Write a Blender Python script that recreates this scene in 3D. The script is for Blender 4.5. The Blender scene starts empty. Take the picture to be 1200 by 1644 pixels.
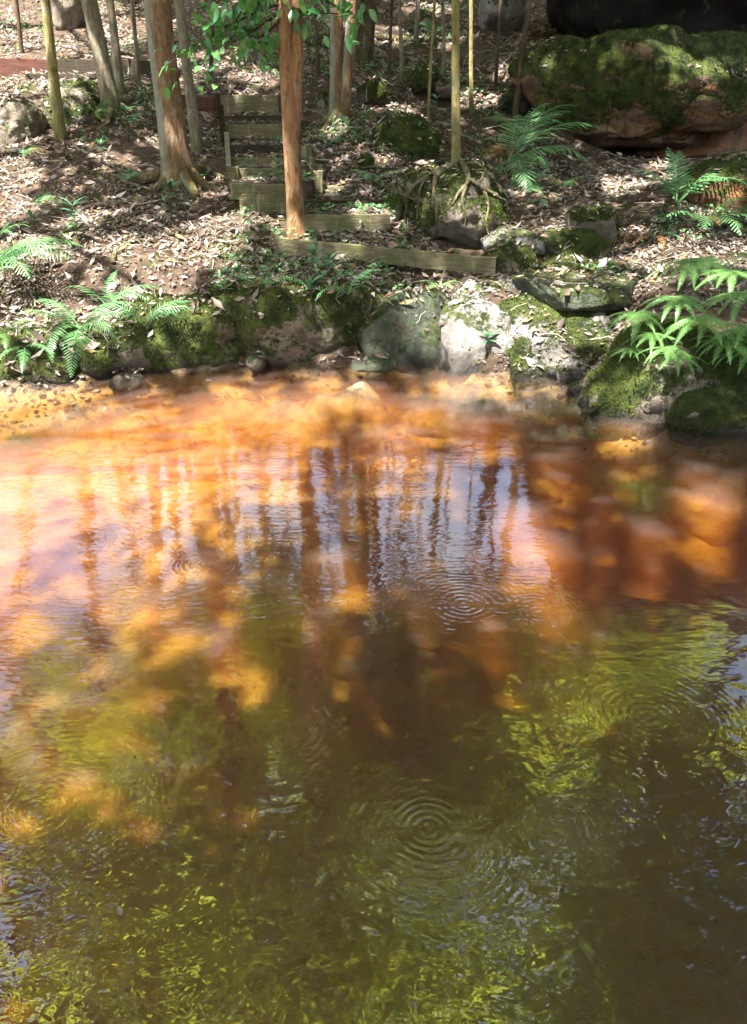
import bpy, bmesh, math, random
import numpy as np
from mathutils import Vector, Matrix
from mathutils.bvhtree import BVHTree

# ------------------------------------------------------------------ camera, sky, sun, exposure
scene = bpy.context.scene
COL = scene.collection
random.seed(7)
RNG = np.random.default_rng(7)
F = 1266.0            # focal length in photo pixels (photo 1200 x 1644)
CX, CY = 600.0, 822.0
CAMZ = 1.6            # metres above the water
PITCH = math.radians(26.2)

cam_data = bpy.data.cameras.new('camera')
cam = bpy.data.objects.new('camera', cam_data)
COL.objects.link(cam)
cam.location = (0, 0, CAMZ)
cam.rotation_euler = (math.radians(90) - PITCH, 0, 0)
cam_data.sensor_fit = 'VERTICAL'
cam_data.angle = 2 * math.atan(822.0 / F)
cam_data.clip_start = 0.02
cam_data.clip_end = 500
scene.camera = cam

SUN_EL = math.radians(64)
SUN_AZ = math.radians(214)      # clockwise from +Y (the view direction): behind and to the left
SUN = np.array([math.sin(SUN_AZ) * math.cos(SUN_EL), math.cos(SUN_AZ) * math.cos(SUN_EL), math.sin(SUN_EL)])

world = bpy.data.worlds.new('World')
scene.world = world
world.use_nodes = True
wn = world.node_tree
bg = wn.nodes.get('Background') or wn.nodes.new('ShaderNodeBackground')
sky = wn.nodes.new('ShaderNodeTexSky')
sky.sky_type = 'NISHITA'
sky.sun_disc = False
sky.sun_elevation = SUN_EL
sky.sun_rotation = SUN_AZ
sky.air_density = 1.0
sky.dust_density = 4.0
# broken cloud added over the whole sky to whiten skylight and reflections
tc = wn.nodes.new('ShaderNodeTexCoord')
cn = wn.nodes.new('ShaderNodeTexNoise'); cn.inputs['Scale'].default_value = 3.0; cn.inputs['Detail'].default_value = 6.0; cn.inputs['Roughness'].default_value = 0.6
wn.links.new(tc.outputs['Generated'], cn.inputs['Vector'])
cm = wn.nodes.new('ShaderNodeMapRange'); cm.interpolation_type = 'SMOOTHSTEP'
for i, v in ((1, .45), (2, .62), (3, 0.1), (4, .85)): cm.inputs[i].default_value = v
wn.links.new(cn.outputs['Fac'], cm.inputs[0])
mx = wn.nodes.new('ShaderNodeMix'); mx.data_type = 'RGBA'
wn.links.new(cm.outputs[0], mx.inputs[0]); wn.links.new(sky.outputs[0], mx.inputs[6]); mx.inputs[7].default_value = (3.4, 3.6, 3.9, 1)
wn.links.new(mx.outputs[2], bg.inputs['Color'])
bg.inputs['Strength'].default_value = 0.085
out = wn.nodes.get('World Output') or wn.nodes.new('ShaderNodeOutputWorld')
wn.links.new(bg.outputs[0], out.inputs['Surface'])

sd = bpy.data.lights.new('sun', 'SUN')
sd.energy = 5.0
sd.angle = math.radians(0.6)
sd.color = (1.0, 0.95, 0.88)
so = bpy.data.objects.new('sun', sd)
COL.objects.link(so)
so.rotation_euler = Vector(-SUN).to_track_quat('-Z', 'Y').to_euler()
so.location = tuple(SUN * 40)

scene.view_settings.view_transform = 'Standard'
scene.view_settings.look = 'None'
scene.view_settings.gamma = 1.0
scene.view_settings.exposure = 2.9
scene.render.engine = 'CYCLES'
cy = scene.cycles
cy.use_denoising = True
cy.use_adaptive_sampling = True
cy.adaptive_threshold = 0.03
cy.max_bounces = 5
cy.diffuse_bounces = 2
cy.glossy_bounces = 2
cy.transmission_bounces = 4
cy.transparent_max_bounces = 12
cy.volume_bounces = 1
cy.sample_clamp_indirect = 6.0
cy.caustics_reflective = False
cy.caustics_refractive = False

# ------------------------------------------------------------------ pixel -> world
_cp, _sp = math.cos(PITCH), math.sin(PITCH)
def ray(px, py):
    a, b = (px - CX) / F, (CY - py) / F
    return np.array([a, _cp + b * _sp, -_sp + b * _cp])
def P(px, py, Y):
    d = ray(px, py)
    return np.array([0, 0, CAMZ]) + d * (Y / d[1])
def PZ(px, py, z):
    d = ray(px, py)
    return np.array([0, 0, CAMZ]) + d * ((z - CAMZ) / d[2])
def scale_at(p):                       # photo pixels per metre at a point
    return F / (p[1] * _cp - (p[2] - CAMZ) * _sp)

# ------------------------------------------------------------------ noise
def _hash(i, j, k, seed):
    n = (i.astype(np.int64) * 374761393 + j.astype(np.int64) * 668265263 + k.astype(np.int64) * 2147483647 + seed * 1274126177) & 0x7fffffff
    n = ((n ^ (n >> 13)) * 1274126177) & 0x7fffffff
    n = n ^ (n >> 16)
    return (n & 0xffff) / 65535.0
def vnoise(p, seed=0):
    p = np.asarray(p, float)
    f = np.floor(p); t = p - f; t = t * t * (3 - 2 * t)
    i, j, k = f[:, 0].astype(np.int64), f[:, 1].astype(np.int64), f[:, 2].astype(np.int64)
    r = 0
    for a in (0, 1):
        wa = t[:, 0] if a else 1 - t[:, 0]
        for b in (0, 1):
            wb = t[:, 1] if b else 1 - t[:, 1]
            for c in (0, 1):
                wc = t[:, 2] if c else 1 - t[:, 2]
                r = r + wa * wb * wc * _hash(i + a, j + b, k + c, seed)
    return r * 2 - 1
def fbm(p, octv=4, seed=0, gain=0.5):
    p = np.asarray(p, float); r = 0; a = 1.0; s = 0
    for o in range(octv):
        r = r + a * vnoise(p * (2.03 ** o) + 17.3 * o, seed + o); s += a; a *= gain
    return r / s

# ------------------------------------------------------------------ materials
class NT:
    def __init__(self, name):
        self.m = bpy.data.materials.new(name); self.m.use_nodes = True
        self.t = self.m.node_tree; self.t.nodes.clear()
        self.out = self.t.nodes.new('ShaderNodeOutputMaterial')
    def n(self, typ, **kw):
        nd = self.t.nodes.new('ShaderNode' + typ)
        ins = kw.pop('ins', {})
        for k, v in kw.items(): setattr(nd, k, v)
        for k, v in ins.items():
            if isinstance(v, bpy.types.NodeSocket): self.t.links.new(v, nd.inputs[k])
            else: nd.inputs[k].default_value = v
        return nd
    def math(self, op, a, b=0.0, c=0.0):
        return self.n('Math', operation=op, ins={0: a, 1: b, 2: c}).outputs[0]
    def mix(self, f, a, b):
        nd = self.n('Mix', data_type='RGBA')
        for i, v in ((0, f), (6, a), (7, b)):
            if isinstance(v, bpy.types.NodeSocket): self.t.links.new(v, nd.inputs[i])
            else: nd.inputs[i].default_value = v if i == 0 else (*v, 1) if len(v) == 3 else v
        return nd.outputs[2]
    def noise(self, vec, scale, detail=4, rough=0.55, dist=0.0):
        return self.n('TexNoise', ins={'Vector': vec, 'Scale': scale, 'Detail': detail, 'Roughness': rough, 'Distortion': dist}).outputs['Fac']
    def ramp(self, fac, stops):
        nd = self.n('ValToRGB', ins={0: fac})
        cr = nd.color_ramp
        while len(cr.elements) < len(stops): cr.elements.new(0.5)
        for e, (p, c) in zip(cr.elements, stops):
            e.position = p; e.color = (*c, 1)
        return nd.outputs[0]
    def sstep(self, v, lo, hi):
        return self.n('MapRange', interpolation_type='SMOOTHSTEP', ins={0: v, 1: lo, 2: hi, 3: 0.0, 4: 1.0}).outputs[0]
    def bump(self, h, dist, strength=1.0, normal=None):
        ins = {'Height': h, 'Distance': dist, 'Strength': strength}
        if normal is not None: ins['Normal'] = normal
        return self.n('Bump', ins=ins).outputs[0]
    def principled(self, color, rough, normal=None, spec=0.3):
        ins = {'Base Color': color if isinstance(color, bpy.types.NodeSocket) else (*color, 1), 'Roughness': rough, 'Specular IOR Level': spec}
        if normal is not None: ins['Normal'] = normal
        return self.n('BsdfPrincipled', ins=ins).outputs[0]
    def done(self, sh, vol=None):
        self.t.links.new(sh, self.out.inputs['Surface'])
        if vol is not None: self.t.links.new(vol, self.out.inputs['Volume'])
        return self.m
    def objco(self): return self.n('TexCoord').outputs['Object']
    def pos(self): return self.n('NewGeometry').outputs['Position']
    def scl(self, vec, s): return self.n('Mapping', ins={'Vector': vec, 'Scale': s}).outputs[0]

def mat_rock(name, c1, c2, moss1=(0.016, 0.026, 0.005), moss2=(0.075, 0.095, 0.016), rough=0.85, stain=None, wetamt=0.75, lichen=0.45):
    g = NT(name); co = g.pos()
    base = g.mix(g.sstep(g.noise(co, 3.0, 6, 0.65), 0.35, 0.65), c1, c2)
    base = g.mix(g.math('MULTIPLY', g.sstep(g.noise(co, 14.0, 4), 0.5, 0.72), 0.5), base, tuple(0.4 * x for x in c1))
    if stain:
        lay = g.noise(g.scl(co, (1.2, 1.2, 9.0)), 1.0, 4)
        base = g.mix(g.sstep(lay, 0.5, 0.62), base, stain)
    base = g.mix(g.math('MULTIPLY', g.sstep(g.noise(g.scl(co, (1, 1, 0.22)), 11.0, 5, 0.65), 0.52, 0.66), 0.6), base, tuple(0.35 * x for x in c1))
    base = g.mix(g.math('MULTIPLY', g.sstep(g.noise(co, 5.0, 5, 0.7), 0.55, 0.7), 0.5), base, (0.13, 0.085, 0.05))
    lich = g.sstep(g.noise(co, 9.0, 5, 0.7), 0.62, 0.72)
    base = g.mix(g.math('MULTIPLY', lich, lichen), base, (0.42, 0.43, 0.38))
    at = g.n('Attribute', attribute_name='moss').outputs['Fac']
    fine = g.noise(co, 26.0, 5, 0.7)
    ms = g.sstep(g.math('ADD', at, g.math('MULTIPLY', g.math('SUBTRACT', fine, 0.5), 1.1)), 0.42, 0.62)
    mcol = g.mix(g.sstep(g.noise(co, 11.0, 4), 0.35, 0.7), moss1, moss2)
    mcol = g.mix(g.math('MULTIPLY', g.sstep(g.noise(co, 70.0, 3), 0.5, 0.75), 0.6), mcol, moss1)
    col = g.mix(ms, base, mcol)
    wz = g.n('SeparateXYZ', ins={0: co}).outputs[2]      # damp band along the waterline
    wet = g.sstep(g.math('ADD', wz, g.math('MULTIPLY', g.noise(co, 7.0, 4), 0.12)), 0.17, 0.06)
    col = g.mix(g.math('MULTIPLY', wet, wetamt), col, (0.012, 0.010, 0.007))
    h = g.math('ADD', g.math('MULTIPLY', g.noise(co, 16.0, 8, 0.75), 0.06), g.math('MULTIPLY', g.math('MULTIPLY', g.noise(co, 90.0, 3, 0.7), ms), 0.03))
    return g.done(g.principled(col, rough, g.bump(h, 1.0, 0.9), 0.25))

M = {}
M['rock'] = mat_rock('rock_brown', (0.12, 0.10, 0.075), (0.26, 0.22, 0.17))
M['rock_pale'] = mat_rock('rock_pale', (0.16, 0.145, 0.13), (0.34, 0.32, 0.30))
M['rock_dark'] = mat_rock('rock_dark', (0.006, 0.0055, 0.005), (0.014, 0.012, 0.010), lichen=0.0)  # deep shade of the overhang put into the colour as near-black
M['rock_green'] = mat_rock('rock_green', (0.045, 0.055, 0.037), (0.10, 0.12, 0.08), rough=0.55)
M['rock_iron'] = mat_rock('rock_iron', (0.16, 0.085, 0.045), (0.27, 0.16, 0.09), stain=(0.30, 0.13, 0.05))
M['rock_sand'] = mat_rock('rock_sandstone', (0.13, 0.085, 0.05), (0.25, 0.175, 0.11), stain=(0.27, 0.14, 0.06))
M['rock_wet'] = mat_rock('rock_wet', (0.20, 0.12, 0.055), (0.42, 0.28, 0.14), rough=0.7, wetamt=0.0)

def mat_ground(name):
    g = NT(name); co = g.pos()
    c = g.ramp(g.noise(co, 9.0, 6, 0.7), [(0.3, (0.03, 0.02, 0.014)), (0.55, (0.09, 0.063, 0.045)), (0.75, (0.18, 0.135, 0.10))])
    c = g.mix(g.sstep(g.noise(co, 2.2, 5, 0.6), 0.56, 0.66), c, (0.045, 0.055, 0.016))
    b = g.ramp(g.noise(co, 1.6, 6, 0.65, 0.6), [(0.25, (0.22, 0.14, 0.075)), (0.45, (0.40, 0.28, 0.155)), (0.62, (0.52, 0.39, 0.23))])
    b = g.mix(g.math('MULTIPLY', g.sstep(g.noise(co, 13.0, 6, 0.7), 0.5, 0.66), 0.7), b, (0.13, 0.07, 0.035))
    b = g.mix(g.math('MULTIPLY', g.sstep(g.noise(g.scl(co, (1, 2.5, 1)), 30.0, 3), 0.60, 0.68), 0.6), b, (0.22, 0.10, 0.04))
    z = g.n('SeparateXYZ', ins={0: co}).outputs[2]
    k = g.sstep(g.math('ADD', z, g.math('MULTIPLY', g.math('SUBTRACT', g.noise(co, 6.0, 5, 0.7), 0.5), 0.16)), 0.01, -0.04)
    c = g.mix(k, c, b)
    h = g.noise(co, 24.0, 6, 0.7)
    return g.done(g.principled(c, 0.95, g.bump(h, 0.05), 0.1))
M['ground'] = mat_ground('forest_soil')
M['bed'] = mat_ground('pool_sand')

def mat_litter(name, stops):
    g = NT(name)
    geo = g.n('NewGeometry')
    c = g.ramp(geo.outputs['Random Per Island'], stops)
    n1 = g.noise(g.pos(), 55.0, 3)
    c = g.mix(g.math('MULTIPLY', g.sstep(n1, 0.5, 0.8), 0.5), c, (0.05, 0.035, 0.025))
    a = g.principled(c, 0.6, None, 0.35)
    t = g.n('BsdfTranslucent', ins={'Color': c}).outputs[0]
    return g.done(g.n('MixShader', ins={0: 0.18, 1: a, 2: t}).outputs[0])
M['litter'] = mat_litter('dry_leaves', [(0.0, (0.035, 0.025, 0.018)), (0.25, (0.11, 0.08, 0.06)), (0.5, (0.24, 0.20, 0.165)), (0.74, (0.12, 0.09, 0.07)), (0.88, (0.50, 0.44, 0.40)), (0.95, (0.28, 0.13, 0.06)), (1.0, (0.20, 0.19, 0.07))])
M['twig'] = mat_litter('dry_twigs', [(0.0, (0.10, 0.075, 0.055)), (0.5, (0.25, 0.2, 0.16)), (1.0, (0.42, 0.38, 0.33))])

def mat_leaf(name, c1, c2, trans=0.4, rough=0.4, spec=0.4, tcol=None, island=True, scale=6.0):
    g = NT(name)
    f = g.n('NewGeometry').outputs['Random Per Island'] if island else g.n('ObjectInfo').outputs['Random']
    f = g.math('MULTIPLY_ADD', f, 0.7, g.math('MULTIPLY', g.noise(g.pos(), scale, 2), 0.3))
    c = g.mix(f, c1, c2)
    a = g.principled(c, rough, None, spec)
    tc = g.mix(0.5, c, tcol) if tcol else c
    t = g.n('BsdfTranslucent', ins={'Color': tc}).outputs[0]
    return g.done(g.n('MixShader', ins={0: trans, 1: a, 2: t}).outputs[0])
M['canopy'] = mat_leaf('canopy_leaf', (0.05, 0.10, 0.012), (0.22, 0.28, 0.03), 0.6, tcol=(0.75, 0.82, 0.05))
M['canopy_pale'] = mat_leaf('canopy_leaf_pale', (0.08, 0.14, 0.03), (0.28, 0.34, 0.06), 0.6, tcol=(0.78, 0.88, 0.09))
M['fern'] = mat_leaf('fern_green', (0.06, 0.175, 0.062), (0.15, 0.32, 0.115), 0.3, 0.38, 0.6)
M['fern_bright'] = mat_leaf('umbrella_fern_green', (0.07, 0.19, 0.05), (0.18, 0.34, 0.10), 0.35, 0.35, 0.6, tcol=(0.3, 0.45, 0.06))
M['fern_dry'] = mat_leaf('fern_dry', (0.17, 0.085, 0.03), (0.28, 0.16, 0.05), 0.3)
M['seedling'] = mat_leaf('seedling_leaf', (0.04, 0.14, 0.06), (0.10, 0.25, 0.11), 0.25, 0.28, 0.7, island=False)
M['branch_leaf'] = mat_leaf('glossy_leaf', (0.035, 0.15, 0.06), (0.14, 0.32, 0.08), 0.4, 0.25, 0.8, tcol=(0.2, 0.45, 0.08), island=False)
M['tuft'] = mat_leaf('moss_tuft', (0.016, 0.028, 0.005), (0.085, 0.11, 0.018), 0.15, 0.85, 0.05)

def mat_bark(name, c1, c2, c3, lich=(0.32, 0.34, 0.26), lamt=0.5, mossy=0.4, sidecol=None):
    g = NT(name); co = g.objco()
    st = g.scl(co, (1, 1, 0.22))
    c = g.ramp(g.noise(st, 26.0, 6, 0.7, 0.4), [(0.3, c1), (0.5, c2), (0.7, c3)])
    l = g.math('MULTIPLY', g.sstep(g.noise(co, 7.0, 5, 0.65), 0.52, 0.66), lamt)
    c = g.mix(l, c, lich)
    if sidecol:
        nx = g.n('SeparateXYZ', ins={0: g.n('NewGeometry').outputs['Normal']}).outputs[0]
        k = g.sstep(g.math('ADD', nx, g.math('MULTIPLY', g.noise(st, 9.0, 5), 1.3)), 0.5, -0.05)
        c = g.mix(k, c, g.mix(g.noise(co, 12.0, 4), sidecol, tuple(0.55 * v for v in sidecol)))
    z = g.n('SeparateXYZ', ins={0: co}).outputs[2]
    mk = g.math('MULTIPLY', g.sstep(g.math('ADD', z, g.math('MULTIPLY', g.noise(co, 8.0, 4), 0.9)), 1.1, 0.3), mossy)
    c = g.mix(mk, c, (0.055, 0.075, 0.015))
    h = g.math('ADD', g.noise(st, 40.0, 6, 0.7), g.math('MULTIPLY', g.noise(st, 12.0, 4), 0.8))
    c = g.mix(g.math('MULTIPLY', g.sstep(g.noise(g.scl(co, (1, 1, 0.5)), 16.0, 6, 0.75), 0.54, 0.66), 0.65), c, tuple(0.45 * v for v in c1))
    return g.done(g.principled(c, 0.9, g.bump(h, 0.05, 1.0), 0.15))
M['bark_brown'] = mat_bark('bark_brown', (0.07, 0.04, 0.025), (0.24, 0.14, 0.08), (0.36, 0.24, 0.15), mossy=0.75, sidecol=(0.34, 0.35, 0.26))
M['bark_orange'] = mat_bark('bark_orange', (0.13, 0.065, 0.032), (0.29, 0.155, 0.075), (0.42, 0.26, 0.14), lamt=0.3, mossy=0.35)
M['bark_olive'] = mat_bark('bark_olive', (0.14, 0.12, 0.05), (0.27, 0.23, 0.09), (0.38, 0.34, 0.16), lamt=0.4, mossy=0.5)
M['bark_grey'] = mat_bark('bark_grey', (0.10, 0.08, 0.055), (0.23, 0.19, 0.13), (0.36, 0.31, 0.22), lamt=0.6, mossy=0.6)
M['bark_dark'] = mat_bark('bark_dark', (0.03, 0.022, 0.016), (0.09, 0.06, 0.04), (0.16, 0.11, 0.08), lamt=0.25, mossy=0.5)
M['root'] = mat_bark('root_bark', (0.06, 0.05, 0.025), (0.15, 0.13, 0.07), (0.27, 0.24, 0.15), lamt=0.3, mossy=0.3)

def mat_timber(name, c1, c2, green=(0.10, 0.12, 0.035), gamt=0.7, streak=0.5):
    g = NT(name); co = g.pos()
    st = g.scl(co, (0.5, 6, 12))
    c = g.mix(g.sstep(g.noise(st, 6.0, 6, 0.7), 0.3, 0.7), c1, c2)
    c = g.mix(g.math('MULTIPLY', g.sstep(g.noise(co, 4.0, 5, 0.6), 0.42, 0.62), gamt), c, green)
    c = g.mix(g.math('MULTIPLY', g.sstep(g.noise(co, 17.0, 4, 0.7), 0.55, 0.72), 0.6), c, (0.04, 0.03, 0.02))
    c = g.mix(g.math('MULTIPLY', g.sstep(g.noise(g.scl(co, (1.6, 1.6, 0.25)), 9.0, 4), 0.58, 0.7), streak), c, (0.34, 0.31, 0.23))
    return g.done(g.principled(c, 0.8, g.bump(g.noise(st, 14.0, 6, 0.7), 0.015), 0.25))
M['timber'] = mat_timber('weathered_timber', (0.10, 0.08, 0.045), (0.22, 0.19, 0.11), green=(0.075, 0.09, 0.026))
M['timber_dark'] = mat_timber('dark_timber', (0.022, 0.015, 0.010), (0.055, 0.038, 0.024), green=(0.03, 0.034, 0.012), gamt=0.35, streak=0.06)
M['timber_red'] = mat_timber('red_brown_sleeper', (0.06, 0.022, 0.015), (0.13, 0.052, 0.034), green=(0.03, 0.03, 0.015), gamt=0.2, streak=0.1)
M['timber_pale'] = mat_timber('pale_post', (0.30, 0.28, 0.22), (0.42, 0.40, 0.33), gamt=0.3)

def mat_water(rings):
    g = NT('tannin_water'); co = g.pos()
    sx = g.n('SeparateXYZ', ins={0: co})
    X, Y = sx.outputs[0], sx.outputs[1]
    # calm far water, livelier near the camera and to the right
    live = g.sstep(g.math('SUBTRACT', Y, g.math('MULTIPLY', X, 0.45)), 2.9, 1.0)
    patch = g.math('MULTIPLY_ADD', g.sstep(g.noise(co, 1.1, 3), 0.38, 0.62), 0.65, 0.35)
    n1 = g.noise(g.scl(co, (0.55, 1.5, 1)), 17.0, 2, 0.5, 0.6)
    n2 = g.noise(co, 12.0, 0.6, 0.4, 0.7)
    n3 = g.noise(co, 3.0, 1, 0.5)
    h = g.math('MULTIPLY', g.math('MULTIPLY', n1, patch), 0.0009)
    h = g.math('ADD', h, g.math('MULTIPLY', g.math('MULTIPLY', n2, live), 0.0022))
    n4 = g.noise(g.scl(co, (0.35, 1.3, 1)), 48.0, 1, 0.5, 0.3)
    h = g.math('ADD', h, g.math('MULTIPLY', g.math('MULTIPLY', n4, g.math('MULTIPLY', patch, g.math('SUBTRACT', 1.0, g.math('MULTIPLY', live, 0.8)))), 0.0008))
    h = g.math('ADD', h, g.math('MULTIPLY', n3, 0.0022))
    for (rx, ry, lam, amp, L) in rings:
        dx = g.math('SUBTRACT', X, rx); dy = g.math('SUBTRACT', Y, ry)
        r = g.math('SQRT', g.math('ADD', g.math('MULTIPLY', dx, dx), g.math('MULTIPLY', dy, dy)))
        w = g.math('SINE', g.math('MULTIPLY', g.math('ADD', r, g.math('MULTIPLY', n3, 0.07)), 2 * math.pi / lam))
        e = g.math('POWER', 2.718, g.math('MULTIPLY', r, -1.0 / L))
        h = g.math('ADD', h, g.math('MULTIPLY', g.math('MULTIPLY', w, g.math('MULTIPLY', e, patch)), amp))
    nrm = g.bump(h, 1.0)
    fr = g.n('Fresnel', ins={'IOR': 2.15, 'Normal': nrm}).outputs[0]
    gl = g.n('BsdfGlossy', ins={'Color': (1, 1, 1, 1), 'Roughness': 0.012, 'Normal': nrm}).outputs[0]
    tr = g.n('BsdfTransparent', ins={'Color': (1, 1, 1, 1)}).outputs[0]
    film = g.n('BsdfDiffuse', ins={'Color': (0.85, 0.82, 0.84, 1)}).outputs[0]      # film of fine dust and bubbles, added so sun spots glow milky on the water
    body = g.n('MixShader', ins={0: g.math('MULTIPLY_ADD', g.noise(co, 5.0, 4), 0.012, 0.012), 1: tr, 2: film}).outputs[0]
    sh = g.n('MixShader', ins={0: fr, 1: body, 2: gl}).outputs[0]
    ab = g.n('VolumeAbsorption', ins={'Color': (0.93, 0.62, 0.0, 1), 'Density': 3.0}).outputs[0]
    sc = g.n('VolumeScatter', ins={'Color': (1.0, 0.41, 0.15, 1), 'Density': 0.9, 'Anisotropy': 0.0}).outputs[0]
    return g.done(sh, g.n('AddShader', ins={0: ab, 1: sc}).outputs[0])

# ------------------------------------------------------------------ object helpers
def mk_mesh(name, V, Fs, mat=None, smooth=True):
    me = bpy.data.meshes.new(name)
    V = np.asarray(V, np.float32)
    if isinstance(Fs, np.ndarray):
        k = Fs.shape[1]; m = len(Fs)
        me.vertices.add(len(V)); me.vertices.foreach_set('co', V.ravel())
        me.loops.add(m * k); me.loops.foreach_set('vertex_index', Fs.astype(np.int32).ravel())
        me.polygons.add(m)
        me.polygons.foreach_set('loop_start', np.arange(0, m * k, k, dtype=np.int32))
        me.polygons.foreach_set('loop_total', np.full(m, k, np.int32))
        me.update(calc_edges=True); me.validate()
    else:
        me.from_pydata([tuple(map(float, v)) for v in V], [], [tuple(int(i) for i in f) for f in Fs]); me.update()
    if mat is not None: me.materials.append(mat)
    if smooth: me.polygons.foreach_set('use_smooth', np.ones(len(me.polygons), bool))
    return me
def link(name, data, parent=None, loc=None):
    o = bpy.data.objects.new(name, data); COL.objects.link(o)
    if parent is not None: o.parent = parent
    if loc is not None: o.location = tuple(float(c) for c in loc)
    return o
def tag(o, label=None, cat=None, group=None, kind=None):
    if label: o['label'] = label
    if cat: o['category'] = cat
    if group: o['group'] = group
    if kind: o['kind'] = kind
    return o
def thing(name, loc, label, cat, group=None):
    return tag(link(name, None, None, loc), label, cat, group)
SOLID_V, SOLID_F, SOLID_N = [], [], [0]
def solid(V, Fs):                       # remember surfaces that fallen leaves can lie on
    V = np.asarray(V, float)
    SOLID_V.append(V)
    for f in Fs: SOLID_F.append(tuple(int(i) + SOLID_N[0] for i in f))
    SOLID_N[0] += len(V)

def tube(pts, rad, sides=10, seed=0, amp=0.0, nscale=6.0, cap=True):
    pts = np.asarray(pts, float); n = len(pts)
    rad = np.broadcast_to(np.asarray(rad, float), (n,))
    V = []; ref = np.array([1.0, 0.13, 0.07])
    ang = np.linspace(0, 2 * np.pi, sides, endpoint=False)
    for i in range(n):
        t = pts[min(i + 1, n - 1)] - pts[max(i - 1, 0)]; t /= np.linalg.norm(t) + 1e-9
        if abs(t @ ref) > 0.95: ref = np.array([0.1, 1.0, 0.2])
        a = ref - t * (ref @ t); a /= np.linalg.norm(a); b = np.cross(t, a)
        V.append(pts[i] + rad[i] * (np.cos(ang)[:, None] * a + np.sin(ang)[:, None] * b))
    C = np.repeat(pts, sides, 0); V = np.concatenate(V)
    if amp:
        d = V - C; l = np.linalg.norm(d, axis=1, keepdims=True) + 1e-9
        q = V * np.array([nscale, nscale, nscale * 0.3])
        V = C + d * (1 + amp * fbm(q, 3, seed)[:, None])
    Fs = []
    for i in range(n - 1):
        for s in range(sides):
            s2 = (s + 1) % sides
            Fs.append((i * sides + s, i * sides + s2, (i + 1) * sides + s2, (i + 1) * sides + s))
    if cap:
        Fs.append(tuple(range(sides - 1, -1, -1))); Fs.append(tuple((n - 1) * sides + s for s in range(sides)))
    return V, Fs
class MB:
    def __init__(self): self.V = []; self.F = []; self.n = 0
    def add(self, V, Fs):
        V = np.asarray(V, float); self.V.append(V)
        self.F += [tuple(int(i) + self.n for i in f) for f in Fs]; self.n += len(V); return self
    def mesh(self, name, mat, smooth=True): return mk_mesh(name, np.concatenate(self.V), self.F, mat, smooth)
def smooth_path(pts, n=12):
    pts = np.asarray(pts, float); k = len(pts)
    out = []
    for u in np.linspace(0, k - 1, n):
        i = min(int(u), k - 2); t = u - i
        p0, p1, p2, p3 = pts[max(i - 1, 0)], pts[i], pts[i + 1], pts[min(i + 2, k - 1)]
        out.append(0.5 * ((2 * p1) + (-p0 + p2) * t + (2 * p0 - 5 * p1 + 4 * p2 - p3) * t * t + (-p0 + 3 * p1 - 3 * p2 + p3) * t ** 3))
    return np.array(out)

# ------------------------------------------------------------------ the lie of the land
ctrl = []
hill = [(430, 6.45), (390, 6.8), (340, 7.3), (300, 7.8), (250, 8.5), (200, 9.3), (150, 10.2), (100, 11.3), (50, 12.6), (0, 14.2)]
for px in (-250, 0, 200, 400, 600):
    for py, Y in hill: ctrl.append(P(px, py, Y))
for px in (-150, 20, 150, 270): 
    ctrl.append(P(px, 560, 5.68)); ctrl.append(P(px, 515, 5.95)); ctrl.append(P(px, 475, 6.18))
for px in (380, 480, 600): ctrl.append(P(px, 500, 5.95)); ctrl.append(P(px, 470, 6.15))
for px in (740, 850):
    for py, Y in [(492, 5.95), (470, 6.25), (445, 6.8), (418, 7.0), (390, 7.25), (340, 7.9), (300, 8.5), (255, 9.3), (200, 10.0), (150, 10.8), (100, 11.8), (50, 12.9), (0, 14.2)]:
        ctrl.append(P(px, py, Y))
for px in (960,):
    for py, Y in [(492, 5.95), (470, 6.25), (445, 6.8), (418, 7.0), (390, 7.25), (340, 7.9), (300, 8.5), (258, 9.2)]: ctrl.append(P(px, py, Y))
    for z, y in [(1.28, 10.0), (1.4, 11.2), (2.2, 12.8), (3.2, 14.4)]: ctrl.append(np.array([(px - 600) / F * y, y, z]))
for px in (1080, 1200, 1350):
    for py, Y in [(560, 4.8), (500, 5.25), (440, 6.05), (400, 6.8), (340, 7.5), (300, 8.1), (258, 9.2)]:
        ctrl.append(P(px, py, Y))
    for z, y in [(1.28, 10.2), (1.35, 11.4), (2.0, 12.8), (3.2, 14.4)]: ctrl.append(np.array([(px - 600) / F * y, y, z]))
for py, Y in [(343, 7.36), (322, 7.36), (293, 7.8), (272, 8.18), (255, 8.5), (218, 9.15), (202, 9.5), (188, 9.88)]:
    for px in (375, 420, 470): ctrl.append(P(px, py + 13, Y))
for px in (520, 600): ctrl.append(P(px, 376, 6.98)); ctrl.append(P(px, 340, 7.34))
for px, py, Y in [(440, 420, 6.72), (520, 426, 6.66), (620, 436, 6.58), (720, 448, 6.46), (500, 384, 6.94), (590, 384, 6.96)]: ctrl.append(P(px, py, Y))
SHORE = [(-150, 632), (0, 625), (150, 603), (250, 590), (420, 582), (600, 572), (700, 577), (850, 600), (940, 608), (1000, 640), (1100, 677), (1200, 695), (1300, 720)]
shore_xy = []
for px, py in SHORE:
    p = PZ(px, py, 0.0); shore_xy.append(p[:2]); ctrl.append(p)
for px, py in SHORE[:10]:
    p = PZ(px, py, 0.0)
    ctrl.append(np.array([p[0] * 0.95, p[1] - 0.4, -0.15])); ctrl.append(np.array([p[0] * 0.9, p[1] - 1.0, -0.26]))
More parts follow.
